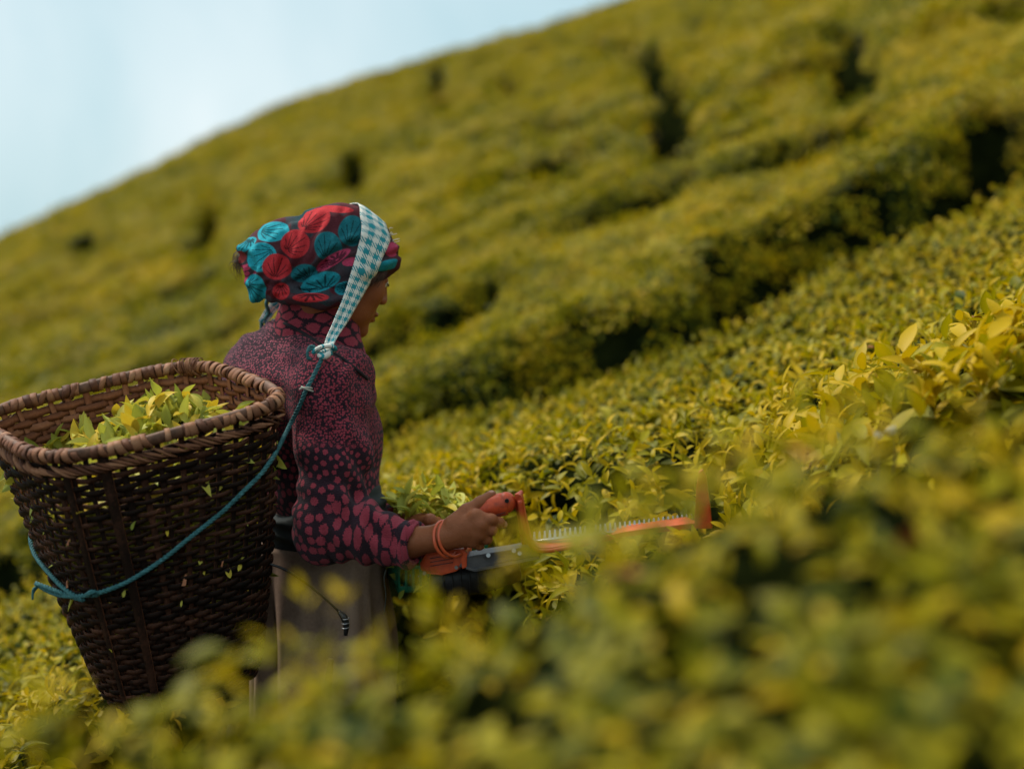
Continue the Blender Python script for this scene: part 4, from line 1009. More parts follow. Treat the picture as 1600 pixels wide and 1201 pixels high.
# slanting plait under the rim
pl = [tube_mesh([(-.026, -.002, .008), (-.012, .004, .004), (.006, .0055, -.004), (.022, .001, -.010)], [.0022, .0048, .0050, .0018], 7, 3, .6, "plait_strand") for _ in range(2)]
NPq = 112; wp2, _ = arc_phis(NPq)
for k in range(NPq):
    c = shell(.040, wp2[k], .008); tx = shell(0., wp2[k]-.01)-shell(0., wp2[k]+.01); od = c-shell(.04, wp2[k], -.02)
    M = frame_at(c, tx, UPB); 
    if np.dot(M[:3, 1], od) < 0: M[:3, 1] *= -1; M[:3, 0] *= 1
    o = bpy.data.objects.new("plait_strand", pl[k % 2]); COL.objects.link(o)
    if not o.data.materials: o.data.materials.append(RIMM)
    o.parent = basket; o.matrix_local = Matrix.Translation(-basket.location)@Matrix((M@np.diag([1, 1, 1, 1])@R_('Y', random.uniform(-.25, .25))).tolist())
# thin withies bound round the right corner, and broken ends
for k in range(16):
    p_ = -.80+random.uniform(-.10, .10); c = shell(0.0, p_, .004)+UPB*.006; tx = unit(shell(0., p_+.01)-shell(0., p_-.01)); z = UPB; y = np.cross(z, tx); a0 = random.uniform(-.012, .012); sk = random.uniform(-.014, .014)
    path = [c+tx*(a0+sk*math.sin(t))+y*.0195*math.cos(t)+z*.0185*math.sin(t) for t in np.linspace(0, 6.0, 15)]
    obj("binding_withy", tube_mesh(path, [.0011]*15, 5, 2), RIMM, rim)
# leaves inside: a loose fill seen through the wall, and the heap on top
pile = empty("leaf_pile", BC-UPB*.1, "heap of freshly picked yellow-green tea leaves filling the woven basket", "tea leaves")
PL = []
for k in range(12):
    V, F, T = leaf_arrays(1.0, random.uniform(.30, .46), random.uniform(.15, .7), random.uniform(-.4, 1.0), random.uniform(-1.2, 1.2), 6, random.uniform(.25, .9)); PL.append(joinm("leaf", [(V, F, T)], PICKED))
def heap(a, b):
    """top of the heap over the rim plane, a and b run -1..1 along the rim's axes"""
    return -.108 + .062*math.exp(-((a-.20)/.72)**2-((b-.0)/.95)**2) + .045*math.exp(-((a-.42)/.30)**2-((b+.1)/.5)**2)
cnt = 0
while cnt < 300:
    a, b = random.uniform(-.75, .93), random.uniform(-.93, .93)
    if abs(a)**4+abs(b)**4 > .72 or (cnt > 200 and (a < -.35)): continue
    c = BC+A1*a+B1*b+UPB*(heap(a, b)+random.uniform(-.012, .016)); L = random.uniform(.036, .066)
    M = frame_at(c, [math.cos(cnt*2.4), math.sin(cnt*2.4), random.uniform(-.15, .15)], [random.gauss(0, .6), random.gauss(0, .6), 1])@R_('Y', random.choice([0, 0, 3.14])+random.uniform(-.4, .4))@R_('X', random.uniform(-.2, .9))@np.diag([L, L, L, 1])
    o = bpy.data.objects.new("leaf", PL[cnt % 12]); COL.objects.link(o); o.parent = pile; o.matrix_local = Matrix.Translation(-pile.location)@Matrix(M.tolist()); cnt += 1
parts = []
def pl_np(i):
    me = PL[i]; V = np.zeros(len(me.vertices)*3, np.float32); me.vertices.foreach_get("co", V); T = np.zeros(len(me.vertices), np.float32); me.attributes["tint"].data.foreach_get("value", T)
    return V.reshape(-1, 3), np.array([tuple(p.vertices) for p in me.polygons]), T
PN = [pl_np(i) for i in range(12)]
for k in range(1500):
    if k < 600:
        a, b = random.uniform(-.9, .9), random.uniform(-.9, .9)
        if abs(a)**4+abs(b)**4 > .7: continue
        c = BC+A1*a+B1*b+UPB*(heap(a, b)-random.uniform(.012, .045))
    else:
        t = random.uniform(.14, .80)**1.0; 
        if t > .45 and random.random() < .6: continue
        c = shell(t, random.uniform(-3.1, 3.1), -random.uniform(.032, .075))
    L = random.uniform(.04, .065); M = frame_at(c, [random.gauss(0, 1), random.gauss(0, 1), random.gauss(0, .5)], [random.gauss(0, 1), random.gauss(0, 1), random.gauss(0, 1)+.2])@np.diag([L, L, L, 1])
    V, F, T = PN[random.randrange(12)]; parts.append((place(V, M), F, T))
o = tag(obj("packed_leaves", joinm("packed_leaves", parts, PICKED), None, pile), kind="stuff")
i_ = [(BC+A1*a*.9+B1*b*.9+UPB*(heap(a, b)-.035)) for a in np.linspace(-.92, .92, 15) for b in np.linspace(-.92, .92, 15)]
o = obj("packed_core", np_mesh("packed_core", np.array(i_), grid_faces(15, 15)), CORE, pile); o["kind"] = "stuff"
# bits of leaf and bark caught in the weave
for u, v, L, kd in [(287, 915, .030, 1), (362, 900, .026, 0), (370, 893, .02, 0), (310, 862, .02, 0), (258, 822, .018, 0), (200, 838, .02, 0), (190, 938, .014, 0), (345, 868, .014, 1), (345, 885, .02, 0), (355, 760, .02, 0), (105, 852, .018, 1)]:
    pass
verts, faces = [], []
T_g, P_g = np.meshgrid(np.linspace(0, 1, 30), np.linspace(0, 2*np.pi, 121)[:-1], indexing='ij'); Vb = shell(T_g, P_g, .006).reshape(-1, 3)
i, j = np.meshgrid(np.arange(29), np.arange(120), indexing='ij'); Fb = np.stack([(i*120+j).ravel(), (i*120+(j+1) % 120).ravel(), ((i+1)*120+(j+1) % 120).ravel(), ((i+1)*120+j).ravel()], 1)
BT = make_bvh(Vb, Fb)
BARK = varied("bark_chip", (.30, .10, .04), (.42, .17, .08), 60, .7)
for u, v, L, kd in [(287, 915, .032, 1), (360, 903, .028, 0), (372, 892, .02, 0), (312, 882, .02, 0), (262, 838, .02, 0), (205, 828, .02, 0), (192, 933, .016, 0), (346, 885, .012, 1), (320, 898, .016, 0), (283, 948, .014, 0), (105, 852, .014, 1), (105, 918, .016, 1)]:
    p = on([BT], u, v, .006)
    if p is None: continue
    me = PL[random.randrange(12)]
    if kd: me = np_mesh("bark_chip", [(-.14, 0, 0), (.16, 0, .03), (.09, 1, .05), (-.10, .85, 0), (0, .45, .16)], [(0, 1, 4), (1, 2, 4), (2, 3, 4), (3, 0, 4), (3, 2, 1, 0)], False); me.materials.append(BARK)
    o = bpy.data.objects.new("bark_chip" if kd else "caught_leaf", me); COL.objects.link(o)
    M = frame_at(p, [1, random.uniform(-.3, .3), random.uniform(-.5, .5)], [0, -1, random.uniform(.1, .8)])@np.diag([L, L, L, 1]); o.parent = basket; o.matrix_local = Matrix.Translation(-basket.location)@Matrix(M.tolist())

# ------------------------------------------------------------------ head strap, knot and rope
ST_ = make_bvh(SVc, SF)
strap = empty("head_strap", P(505, 545, 2.9), "checked teal and white cloth strap over her forehead, tied to a teal basket rope", "strap")
# rows: (back edge, front edge) of the strap on the near side
rowsN = [((562, 338), (604, 362)), ((566, 350), (609, 374)), ((564, 366), (604, 388)), ((560, 384), (597, 404)), ((555, 402), (590, 420)), ((550, 420), (582, 436)), ((544, 440), (573, 452)), ((538, 458), (564, 468)), ((531, 476), (554, 484)), ((523, 494), (545, 500)), ((516, 512), (534, 516)), ((510, 527), (526, 529)), ((507, 540), (521, 541))]
Yk = min(float(on([make_bvh(KV, KF), CTb], u_, v_, .012)[1]) for u_, v_ in [(507, 546), (500, 556), (515, 535)]); L3, R3 = [], []
for n_, (a, b) in enumerate(rowsN):
    for lst, (u, v) in ((L3, a), (R3, b)):
        p = ray(ST_, u, v) if n_ < 6 else None
        if p is None and n_ < 6: p = ray_near(ST_, u, v, -1.0, 1.0)
        if p is None: lst.append((u, v, None))
        else: lst.append(tuple(p-unit(raydir(u, v))*.0045))
def fillrow(lst):
    ks = [i for i, q in enumerate(lst) if not (len(q) == 3 and q[2] is None)]; y0 = lst[ks[-1]][1]; out = []
    for i, q in enumerate(lst):
        if len(q) == 3 and q[2] is None:
            t = (i-ks[-1])/(len(lst)-1-ks[-1]); out.append(P(q[0], q[1], y0*(1-t)+Yk*t))
        else: out.append(np.array(q))
    return out
L3, R3 = fillrow(L3), fillrow(R3)
def mirror(p):
    q = (p-Hc)@RH; q[1] = -q[1]; return Hc+RH@q
crown = []
for t in (.2, .4, .6, .8):       # over the crown
    r_ = []
    for p in (L3[0], R3[0]):
        q = p*(1-t)+mirror(p)*t; h = ST_.ray_cast(Vector(q+uh*.12+fh*.02), Vector(-(uh*.12+fh*.02)).normalized()); 
        h = np.array(h[0])+uh*.005 if h[0] is not None else q+uh*.01
        r_.append(h)
    crown.append(r_)
far = [(mirror(a), mirror(b)) for a, b in zip(L3[:7], R3[:7])]
farend = [(P(428, 470, 3.135), P(440, 478, 3.15)), (P(414, 486, 3.14), P(427, 494, 3.15)), (P(405, 503, 3.14), P(416, 506, 3.15))]
rowsA = [(a, b) for a, b in zip(L3, R3)][::-1] + crown + far + farend
RA = catmull([r[0] for r in rowsA], 5); RBp = catmull([r[1] for r in rowsA], 5); nr_ = len(RA); nc = 9; V = []; uvv = []
acc = np.r_[0, np.cumsum(np.linalg.norm(np.diff((RA+RBp)/2, axis=0), axis=1))]
for i in range(nr_):
    a, b = RA[i], RBp[i]; tn = unit((RA+RBp)[min(i+1, nr_-1)]-(RA+RBp)[max(i-1, 0)]); nrm = unit(np.cross(b-a, tn)); 
    if nrm[1] > 0 and i < 70: nrm = -nrm
    w = np.linalg.norm(b-a); gat = np.clip((.05-w)/.03, 0, 1)
    for j in range(nc):
        s = j/(nc-1); V.append(a+(b-a)*s + nrm*(.0015*math.sin(s*9+acc[i]*12)+gat*.006*math.sin(s*math.pi*2.6+1)+.003*math.sin(math.pi*s))); uvv.append((s*.052, acc[i], 0))
V = np.array(V)
for q in range(len(V)):
    h = ST_.find_nearest(Vector(V[q]), .05)
    if h[0] is not None:
        sd = (Vector(V[q])-h[0]).dot(h[1])
        if sd < .004: V[q] = np.array(h[0]+h[1]*.004)
G3 = V.reshape(nr_, nc, 3)
for _ in range(6): G3[1:-1] = (G3[:-2]+2*G3[1:-1]+G3[2:])/4; G3[:, 1:-1] = (G3[:, :-2]+2*G3[:, 1:-1]+G3[:, 2:])/4
V = G3.reshape(-1, 3)
for q in range(len(V)):
    h = ST_.find_nearest(Vector(V[q]), .03)
    if h[0] is not None and (Vector(V[q])-h[0]).dot(h[1]) < .0035: V[q] = np.array(h[0]+h[1]*.0035)
me = np_mesh("band", V, grid_faces(nr_, nc)); attr(me, "cloth", uvv, 'FLOAT_VECTOR')
GH = Mat("checked_cotton", .85, spec=.2); cv = GH.n("ShaderNodeAttribute", attribute_name="cloth").outputs["Vector"]
sx = GH.n("ShaderNodeSeparateXYZ", {0: cv}); FR = 46.0
def stripe(s):
    f = GH.math('FRACT', GH.math('MULTIPLY', s, FR)); return GH.math('GREATER_THAN', f, .5)
def twill(s, t): return GH.math('GREATER_THAN', GH.math('FRACT', GH.math('MULTIPLY', GH.math('ADD', s, t), FR*3.2)), .5)
a_, b_ = stripe(sx.outputs[0]), stripe(sx.outputs[1]); both = GH.math('MULTIPLY', a_, b_); one = GH.math('SUBTRACT', GH.math('ADD', a_, b_), GH.math('MULTIPLY', both, 2))
msk = GH.math('ADD', both, GH.math('MULTIPLY', one, twill(sx.outputs[0], sx.outputs[1])), True)
wht = GH.mix(GH.noise(60), (.62, .58, .50), (.78, .76, .70)); tea = GH.mix(GH.noise(70), (.015, .20, .235), (.035, .31, .355))
GH.color(GH.mix(msk, wht, tea)); GH.bump(GH.noise(600, 2), .5, .0006); GH = GH.m
o = obj("band", me, GH, strap); md = o.modifiers.new("thickness", 'SOLIDIFY'); md.thickness = .0022; md.offset = 0
# knot of the cloth
K = P(507, 546, Yk); kp = [K+np.array(q)*1.0 for q in [(-.021, 0, -.006), (-.008, -.012, .004), (.012, -.014, .008), (.020, -.004, .002), (.006, .004, -.004), (-.010, -.004, -.010), (.004, -.016, -.012), (.014, -.010, -.004)]]
V, F = tube_arrays(catmull(kp, 6), .0066, 9, flat=.75); me = np_mesh("knot", V, F); attr(me, "cloth", np.asarray(V)*[1, 1, 1]+[0, 0, 0], 'FLOAT_VECTOR'); obj("knot", me, GH, strap)
ROPE = Mat("teal_rope", .75, spec=.25); ROPE.color(ROPE.ramp(ROPE.noise(120, 4, .7), [(.3, (.018, .075, .080)), (.55, (.045, .155, .165)), (.8, (.12, .27, .28))])); ROPE.bump(ROPE.noise(700, 3, .7), .8, .001); ROPE = ROPE.m
def rope(path, R, lay, name, parent, ns=3, mat=None, taper=True):
    seglen = np.linalg.norm(np.diff(path, axis=0), axis=1); s = np.r_[0, np.cumsum(seglen)]; n = int(s[-1]/.0035)
    q = np.stack([np.interp(np.linspace(0, s[-1], n), s, path[:, d]) for d in range(3)], 1); T, N, B = frames(q); a = np.linspace(0, s[-1], n)*2*np.pi/lay; Vs, Fs, b = [], [], 0
    for k in range(ns):
        ph_ = a+2*np.pi*k/ns; c = q + R*.55*(np.cos(ph_)[:, None]*N+np.sin(ph_)[:, None]*B); V, F = tube_arrays(c, R*.60*(1+.12*np.sin(a*3.7+k)), 7); Vs.append(V); Fs += [tuple(z+b for z in f) for f in F]; b += len(V)
    return obj(name, np_mesh(name, np.concatenate(Vs), Fs), mat or ROPE, parent)
rp = [(507, 552), (497, 573), (487, 593), (478, 610), (468, 634), (455, 660), (443, 684), (428, 712), (408, 740), (385, 763), (350, 797), (318, 823), (290, 845), (262, 868), (232, 889), (200, 908), (172, 920), (145, 928), (118, 931), (92, 929), (72, 921), (56, 911)]
KT = make_bvh(KV, KF); pts = []
for u, v in rp:
    cand = [(p, t) for t in (KT, BT, CTb) for p in [ray(t, u, v)] if p is not None]
    if cand: p = min(cand, key=lambda c: c[0][1])[0]; pts.append(p-unit(raydir(u, v))*.009)
    else: pts.append(None)
ys = np.array([np.nan if p is None else p[1] for p in pts]); idx = np.arange(len(ys)); ok = ~np.isnan(ys); ys = np.interp(idx, idx[ok], ys[ok])
for _ in range(3):
    sm = ys.copy(); sm[1:-1] = (ys[:-2]+ys[1:-1]*2+ys[2:])/4; ys = np.minimum(ys, sm)      # a taut rope bridges the hollows
ys[0] = min(ys[0], Yk-.004); ys[1] = min(ys[1], ys[0]); path = catmull([P(u, v, y) for (u, v), y in zip(rp, ys)], 8)
rope(path, .0042, .026, "rope", strap)
# the rope goes on round the back of the basket to the far shoulder
tb = .52; phb = np.linspace(2.55, 5.6, 20); back = [path[-1]]+[shell(tb-.28*(i/19.), p_, .010) for i, p_ in enumerate(phb)]+[P(404, 560, 3.30), P(409, 504, 3.145)]
rope(catmull(back, 5), .0042, .026, "rope", strap)
for s0 in (0, 1, 2):      # frayed tail ends
    rope(catmull([K+[-.012, 0, .0], K+[-.026-.002*s0, -.004, .008-.004*s0], K+[-.034, -.003, -.004-.004*s0], K+[-.033+.003*s0, -.002, -.020]], 6), .0026, .014, "rope_tail", strap)
    rope(catmull([P(60, 915, ys[-1]), P(52, 920+3*s0, ys[-1]-.01), P(51, 932+2*s0, ys[-1]-.01)], 5), .0022, .014, "rope_tail", strap)
c = P(478, 607, float(np.interp(607, [q[1] for q in rp[:5]], ys[:5]))); THR2 = varied("pale_twine", (.30, .30, .24), (.48, .46, .38), 80, .8)
V, F = tube_arrays(catmull([c+[-.012, -.003, -.001], c+[0, -.009, .003], c+[.012, -.002, .001], c+[.004, .006, -.002], c+[-.008, -.004, .004], c+[.002, -.010, .0], c+[.015, -.004, -.005]], 6), .0019, 6); obj("twine_knot", np_mesh("twine_knot", V, F), THR2, strap)
c = P(146, 926, ys[17]); V, F = tube_arrays(catmull([c+[-.012, -.006, -.002], c+[0, -.012, .006], c+[.012, -.004, 0], c+[0, .002, -.006], c+[-.006, -.010, .0], c+[.008, -.012, .006]], 6), .0036, 7); obj("rope_knot", np_mesh("rope_knot", V, F), ROPE, strap)
# another knot of cloth and rope behind her neck
V, F = tube_arrays(catmull([P(421, 462, 3.05), P(416, 474, 3.04), P(420, 488, 3.06), P(414, 498, 3.09)], 6), .004, 7); obj("rope_knot", np_mesh("rope_knot", V, F), ROPE, strap)
# ------------------------------------------------------------------ power cable of the machine
BLK = varied("black_rubber", (.006, .006, .007), (.014, .014, .015), 40, .35, spec=.5)
cab = empty("power_cable", P(460, 910, 2.80), "thin black power cable curving from the basket down across her brown skirt", "cable")
obj("cable", tube_mesh([P(372, 888, 2.80), P(388, 880, 2.79), P(412, 879, 2.785), P(440, 887, 2.79), P(468, 903, 2.80), P(492, 921, 2.81), P(515, 941, 2.82), P(533, 958, 2.825)], [.0026]*8, 9, 8), BLK, cab)
obj("plug", tube_mesh([P(529, 955, 2.824), P(537, 963, 2.822), P(541, 976, 2.82), P(540, 992, 2.82)], [.004, .0075, .0065, .004], 12, 5), BLK, cab)
STEEL = varied("steel", (.35, .35, .36), (.55, .55, .55), 60, .35, metallic=.9)
for k in range(3): obj("plug_ring", np_mesh("plug_ring", *tube_arrays(np.array([P(540, 966+k*7, 2.82)+[.0075*math.cos(t), .0075*math.sin(t), .001*math.cos(t)] for t in np.linspace(0, 6.283, 25)[:-1]]), .0010, 6, True)), STEEL, cab)

# ------------------------------------------------------------------ tea trimmer in her hands
OR = Mat("orange_plastic", .42, spec=.3); oc = OR.n("ShaderNodeTexCoord").outputs["Object"]; sc_ = OR.noise(18, 6, .7, oc); s2 = OR.noise(90, 4, .7, oc)
cc = OR.ramp(OR.math('ADD', OR.math('MULTIPLY', sc_, .6), OR.math('MULTIPLY', s2, .4)), [(.32, (.16, .045, .022)), (.45, (.46, .060, .020)), (.62, (.62, .090, .026)), (.75, (.62, .20, .11))])
OR.color(cc); OR.bump(s2, .3, .0008); OR = OR.m
GREY = varied("grey_metal", (.065, .065, .072), (.13, .125, .13), 35, .5, .3, .0006, metallic=.3)
DARK = varied("black_motor", (.006, .006, .007), (.02, .018, .018), 30, .5, .3, .001)
GRN = varied("green_plastic", (.004, .085, .040), (.010, .16, .075), 25, .4)
trim = empty("tea_trimmer", P(760, 860, 2.80), "orange and grey electric tea trimmer held in her hands, with a toothed blade", "trimmer")
def solid(name, V, F, mat, parent, bev=.0, seg_=2, smooth=False):
    me = np_mesh(name, V, F, smooth); bm = bmesh.new(); bm.from_mesh(me); bmesh.ops.recalc_face_normals(bm, faces=bm.faces)
    if bev: bmesh.ops.bevel(bm, geom=bm.edges[:]+bm.verts[:], offset=bev, segments=seg_, profile=.6, affect='EDGES')
    bm.to_mesh(me); bm.free()
    if smooth: me.polygons.foreach_set("use_smooth", [True]*len(me.polygons))
    return obj(name, me, mat, parent)
def extr(name, poly, depth, mat, parent, bev=.002):
    """polygon of 3D points pushed away from the camera by a vector"""
    n = len(poly); poly = [np.asarray(p, float) for p in poly]; V = poly+[p+depth for p in poly]
    F = [tuple(range(n)), tuple(range(2*n-1, n-1, -1))]+[(i, (i+1) % n, n+(i+1) % n, n+i) for i in range(n)]
    return solid(name, V, F, mat, parent, bev)
# grip with the round boss at its end
gp = [P(728, 812, 2.775), P(745, 803, 2.775), P(762, 794, 2.775), P(778, 789, 2.775), P(792, 787, 2.775)]
V, F = tube_arrays(catmull(gp, 6), np.interp(np.linspace(0, 1, 25), [0, .25, .6, .85, 1], [.0175, .0215, .0230, .0235, .0215]), 20)
grip = obj("grip", np_mesh("grip", V, F), OR, trim)
bm = bmesh.new(); bmesh.ops.create_uvsphere(bm, u_segments=24, v_segments=14, radius=.0205); me = bpy.data.meshes.new("boss"); bm.to_mesh(me); bm.free(); me.transform(Matrix.Translation(P(791, 785, 2.772))@Matrix.Diagonal((.95, .9, 1.05, 1))); me.polygons.foreach_set("use_smooth", [True]*len(me.polygons)); obj("end_cap", me, OR, grip)
def disc(name, c, nrm, r, h, mat, parent, ns=16):
    nrm = unit(nrm); V, F = tube_arrays(np.array([c-nrm*h*.5, c+nrm*h*.5]), r, ns); return solid(name, V, F, mat, parent)
disc("screw_hole", P(792, 782, 2.7525), [0, 1, 0], .0042, .004, BLK, grip)
for a, b in (((748, 812), (790, 800)),): obj("seam", tube_mesh([P(*a, 2.7535), P(770, 806, 2.7505), P(*b, 2.7525)], [.0007]*3, 5), BLK, grip)
# orange guard: down from the grip, round the bend and along the blade
gd = [(804, 776, 2.765), (811, 778, 2.762), (815, 800, 2.765), (820, 826, 2.77), (826, 845, 2.775), (836, 857, 2.785), (852, 860, 2.80), (880, 856, 2.83), (910, 850, 2.86), (940, 843, 2.89), (975, 835, 2.89), (1020, 829, 2.91), (1060, 824, 2.93), (1092, 820, 2.95)]
pth = catmull([P(*q) for q in gd], 5); T = np.gradient(pth, axis=0); V = []; wdep = np.array([.10, 1, .12])*.034
for i, (p, t) in enumerate(zip(pth, T)):
    t = unit(t); d = unit(wdep-t*np.dot(wdep, t)); n = np.cross(t, d); th = .0058; wd_ = np.interp(i, [0, 20, len(pth)-1], [.030, .040, .050])
    V += [p+n*th, p-n*th, p-n*th*.7+d*wd_, p+n*th*.7+d*wd_]
i, j = np.meshgrid(np.arange(len(pth)-1), np.arange(4), indexing='ij'); j2 = (j+1) % 4
F = [tuple(r) for r in np.stack([(i*4+j).ravel(), (i*4+j2).ravel(), (i*4+4+j2).ravel(), (i*4+4+j).ravel()], 1)]+[(3, 2, 1, 0), tuple(len(V)-4+k for k in range(4))]
guard = solid("guard", V, F, OR, trim, .0008, 1)
V, F = tube_arrays(pth[6:40]-[0, .004, 0], .0044, 8); obj("guard_edge", np_mesh("guard_edge", V, F), OR, guard)
V, F = tube_arrays(catmull([P(806, 778, 2.790), P(812, 805, 2.80), P(816, 835, 2.81), P(824, 868, 2.82)], 6), .007, 8, flat=.5); obj("rear_web", np_mesh("rear_web", V, F), OR, guard)
extr("end_guard", [P(1084, 826, 2.93), P(1088, 760, 2.93), P(1091, 738, 2.93), P(1097, 734, 2.93), P(1104, 748, 2.93), P(1109, 790, 2.93), P(1113, 826, 2.93)], np.array([.004, .022, 0]), OR, trim, .002)
# grey beam between gearbox and guard
dv = np.array([.004, .045, .002])
extr("beam", [P(716, 886, 2.765), P(727, 870, 2.765), P(742, 867, 2.768), P(800, 858, 2.785), P(836, 850, 2.80), P(842, 868, 2.80), P(806, 874, 2.787), P(742, 888, 2.768)], dv, GREY, trim, .0015)
extr("beam_flange", [P(728, 886, 2.761), P(742, 888.5, 2.764), P(842, 868.5, 2.796), P(843, 873, 2.796), P(742, 893, 2.764), P(728, 889, 2.761)], dv*1.1, GREY, trim, .0008)
for u, v, y in [(763, 867, 2.773), (803, 860, 2.784), (812, 864, 2.786)]:
    disc("screw", P(u, v, y-.002), [0, 1, -.2], .0044, .005, STEEL, trim)
# gearbox
extr("gearbox", [P(655, 880, 2.80), P(664, 866, 2.79), P(690, 858, 2.775), P(720, 857, 2.77), P(727, 866, 2.768), P(726, 884, 2.768), P(712, 893, 2.772), P(690, 899, 2.78), P(668, 897, 2.79), P(657, 891, 2.80)], np.array([.012, .085, .0]), OR, trim, .005)
extr("gearbox_rib", [P(718, 858, 2.764), P(724, 857, 2.764), P(730, 864, 2.763), P(729, 886, 2.763), P(722, 889, 2.764)], np.array([.004, .05, 0]), OR, trim, .002)
for u, v in [(663, 895), (713, 886)]: disc("screw", P(u, v, 2.764 if u > 700 else 2.785), [0, 1, 0], .0036, .006, STEEL, trim)
for k in range(3): obj("gearbox_groove", tube_mesh([P(672, 872+6*k, 2.779-.002*k), P(690, 869+6*k, 2.772-.002*k), P(708, 866+6*k, 2.768-.002*k)], [.0008]*3, 5), BLK, trim)
# motor under it
V, F = tube_arrays(np.array([P(672, 905, 2.83), P(678, 906, 2.83), P(760, 896, 2.85), P(806, 884, 2.86), P(812, 883, 2.86)]), [.030, .036, .036, .032, .024], 24); motor = obj("motor", np_mesh("motor", V, F), DARK, trim)
for k in range(7):
    t = k/6.; c = P(690, 904.5, 2.833)*(1-t)+P(770, 894, 2.852)*t; ax = unit(P(770, 894, 2.852)-P(690, 904.5, 2.833)); e1 = unit(np.cross(ax, [0, 0, 1.])); e2 = np.cross(ax, e1)
    V, F = tube_arrays(np.array([c+e1*.0365*math.cos(a)+e2*.0365*math.sin(a) for a in np.linspace(0, 6.283, 29)[:-1]]), .0016, 5, True); obj("cooling_fin", np_mesh("cooling_fin", V, F), DARK, motor)
# toothed blade on the far side of the guard
tm = np_mesh("tooth", [(-.0035, 0, 0), (.0035, 0, 0), (.0014, 0, .017), (-.0014, 0, .017), (-.0035, .002, 0), (.0035, .002, 0), (.0014, .002, .017), (-.0014, .002, .017)], [(0, 1, 2, 3), (7, 6, 5, 4), (0, 4, 5, 1), (1, 5, 6, 2), (2, 6, 7, 3), (3, 7, 4, 0)], False); tm.materials.append(STEEL)
bl0, bl1 = P(835, 845, 2.835), P(1088, 815, 3.0); blade = obj("blade", tube_mesh([bl0, (bl0+bl1)/2, bl1], [.008, .008, .008], 6, 4, .3), STEEL, trim)
for k in range(34):
    c = bl0*(1-k/33.)+bl1*(k/33.); o = bpy.data.objects.new("tooth", tm); COL.objects.link(o); o.parent = blade; o.matrix_local = Matrix.Translation(Vector(c)+Vector((0, 0, .002)))@Matrix.Rotation(-.35, 4, 'X')
# ------------------------------------------------------------------ green collecting tray with cut leaves
tray = empty("collecting_tray", P(690, 860, 3.05), "green slotted plastic tray behind her hands, heaped with cut leaves", "tray")
tc = P(680, 836, 3.06); ex = np.array([.095, .012, .0]); ey = np.array([-.02, .085, .0]); TH = .105
def box8(c0, dx, dy, dz): return [c0, c0+dx, c0+dx+dy, c0+dy, c0+dz, c0+dx+dz, c0+dx+dy+dz, c0+dy+dz]
BF8 = [(0, 3, 2, 1), (4, 5, 6, 7), (0, 1, 5, 4), (1, 2, 6, 5), (2, 3, 7, 6), (3, 0, 4, 7)]
def bar(name, c0, dx, dy, dz): return solid(name, box8(np.asarray(c0), np.asarray(dx), np.asarray(dy), np.asarray(dz)), BF8, GRN, tray, .0012, 1)
zz = np.array([0, 0, 1.]); t0 = tc-zz*TH
bar("tray_floor", t0-ex-ey, 2*ex, 2*ey, zz*.005)
ux, uy = unit(ex), unit(ey); corners = [(-ex-ey, ux, uy, np.linalg.norm(ex)*2, np.linalg.norm(ey)*2)]
for base_, d1_, L1, nrm_ in ((-ex-ey, ux, .1915, uy), (-ex+ey-uy*.004, ux, .1915, uy), (-ex-ey, uy, .1746, ux), (ex-ey-ux*.004, uy, .1746, ux)):
    bar("rail", t0+base_+zz*(TH-.012), d1_*L1, nrm_*.006, zz*.014); bar("rail", t0+base_, d1_*L1, nrm_*.006, zz*.014); bar("rail", t0+base_+zz*TH*.48, d1_*L1, nrm_*.005, zz*.007)
    n_ = 13
    for k in range(n_): bar("slat", t0+base_+d1_*(L1-.006)*k/(n_-1)+zz*.0125, d1_*.0062, nrm_*.004, zz*(TH-.024))
heap2 = empty("leaf_pile", tc, "loose heap of cut tea leaves in the green tray behind her wrist", "tea leaves")
def h2(a, b): return .095*max(0, 1-.5*(a*a+b*b)) - .018*a
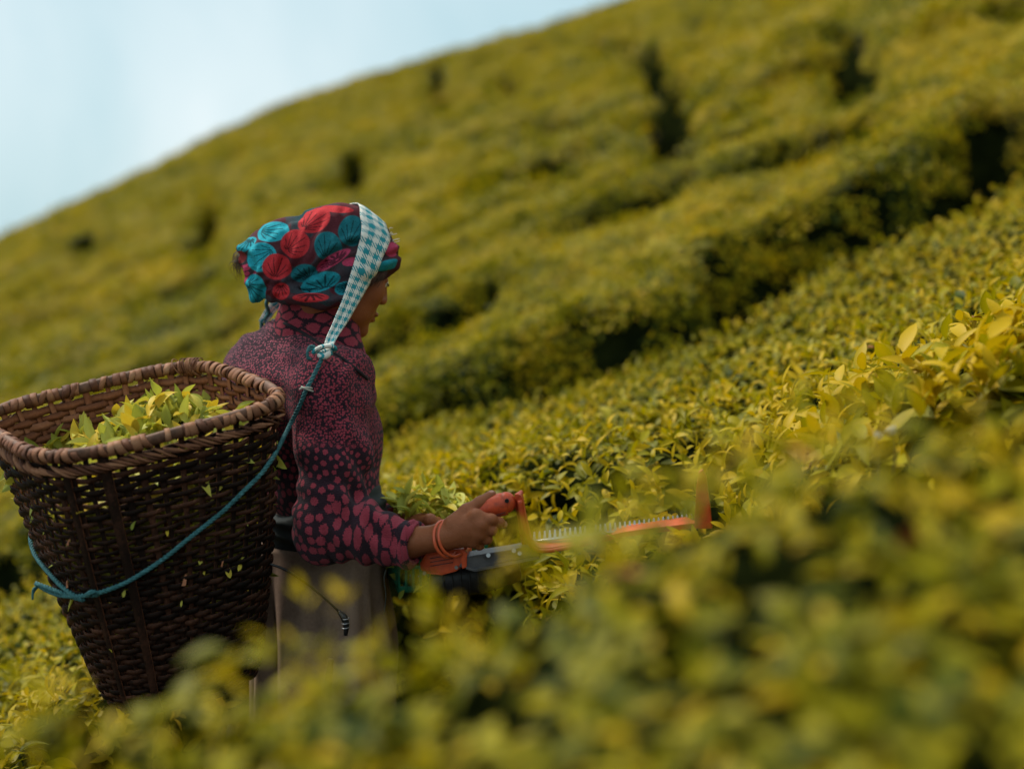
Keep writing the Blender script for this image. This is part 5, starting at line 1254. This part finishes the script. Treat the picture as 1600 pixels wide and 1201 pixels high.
for k in range(150):
    a, b = random.uniform(-1, 1), random.uniform(-1, 1); c = tc+ex*a+ey*b+zz*(h2(a, b)+random.uniform(-.008, .010)); L = random.uniform(.035, .06)
    M = frame_at(c, [math.cos(k*2.4), math.sin(k*2.4), random.uniform(-.2, .2)], [random.gauss(0, .5), random.gauss(0, .5), 1])@R_('X', random.uniform(-.2, 1.0))@np.diag([L, L, L, 1])
    o = bpy.data.objects.new("leaf", PL[k % 12]); COL.objects.link(o); o.parent = heap2; o.matrix_local = Matrix.Translation(-heap2.location)@Matrix(M.tolist())
parts = []
for k in range(420):
    a, b = random.uniform(-.95, .95), random.uniform(-.95, .95); c = tc+ex*a+ey*b+zz*random.uniform(-.095, h2(a, b)-.008); L = random.uniform(.035, .05)
    M = frame_at(c, [random.gauss(0, 1), random.gauss(0, 1), .3], [random.gauss(0, 1), random.gauss(0, 1), .6])@np.diag([L, L, L, 1]); V, F, T = PN[k % 12]; parts.append((place(V, M), F, T))
tag(obj("packed_leaves", joinm("packed_leaves", parts, PICKED), None, heap2), kind="stuff")

# ------------------------------------------------------------------ two white tea flowers in the near hedge
PET = varied("white_petal", (.62, .60, .50), (.80, .78, .70), 40, .6); STM = varied("yellow_stamen", (.55, .38, .03), (.70, .5, .06), 80, .7)
for (u, v, y, lab, tl) in [(1370, 722, 2.15, "cream tea flower at the lane's edge, left of the two", .3), (1397, 714, 2.13, "white tea flower at the lane's edge, right of the two", -.5)]:
    fl = empty("tea_flower", P(u, v-34, y), lab, "flower", "tea flowers at the edge of the lane")
    for k in range(5):
        V, F, T = leaf_arrays(.016, .015, .3, -.5, 0, 5, 1); me = np_mesh("petal", place(V, R_('Y', tl)@R_('Z', k*1.2566)@R_('X', .55)), F); me.materials.append(PET); obj("petal", me, None, fl).location = (0, 0, 0); bpy.data.objects[-1] if False else None
        o = [c for c in fl.children][-1]; o.matrix_parent_inverse = Matrix.Identity(4); o.location = (0, 0, 0)
    bm = bmesh.new(); bmesh.ops.create_icosphere(bm, subdivisions=2, radius=.0052); me = bpy.data.meshes.new("stamens"); bm.to_mesh(me); bm.free()
    o = obj("stamen_cluster", me, STM, fl); o.matrix_parent_inverse = Matrix.Identity(4); o.location = (0, 0, .003)
    o = obj("stalk", tube_mesh([(0, 0, 0), (.004, .002, -.02), (.002, .004, -.06)], [.0015, .0016, .002], 6), STEM, fl); o.matrix_parent_inverse = Matrix.Identity(4)
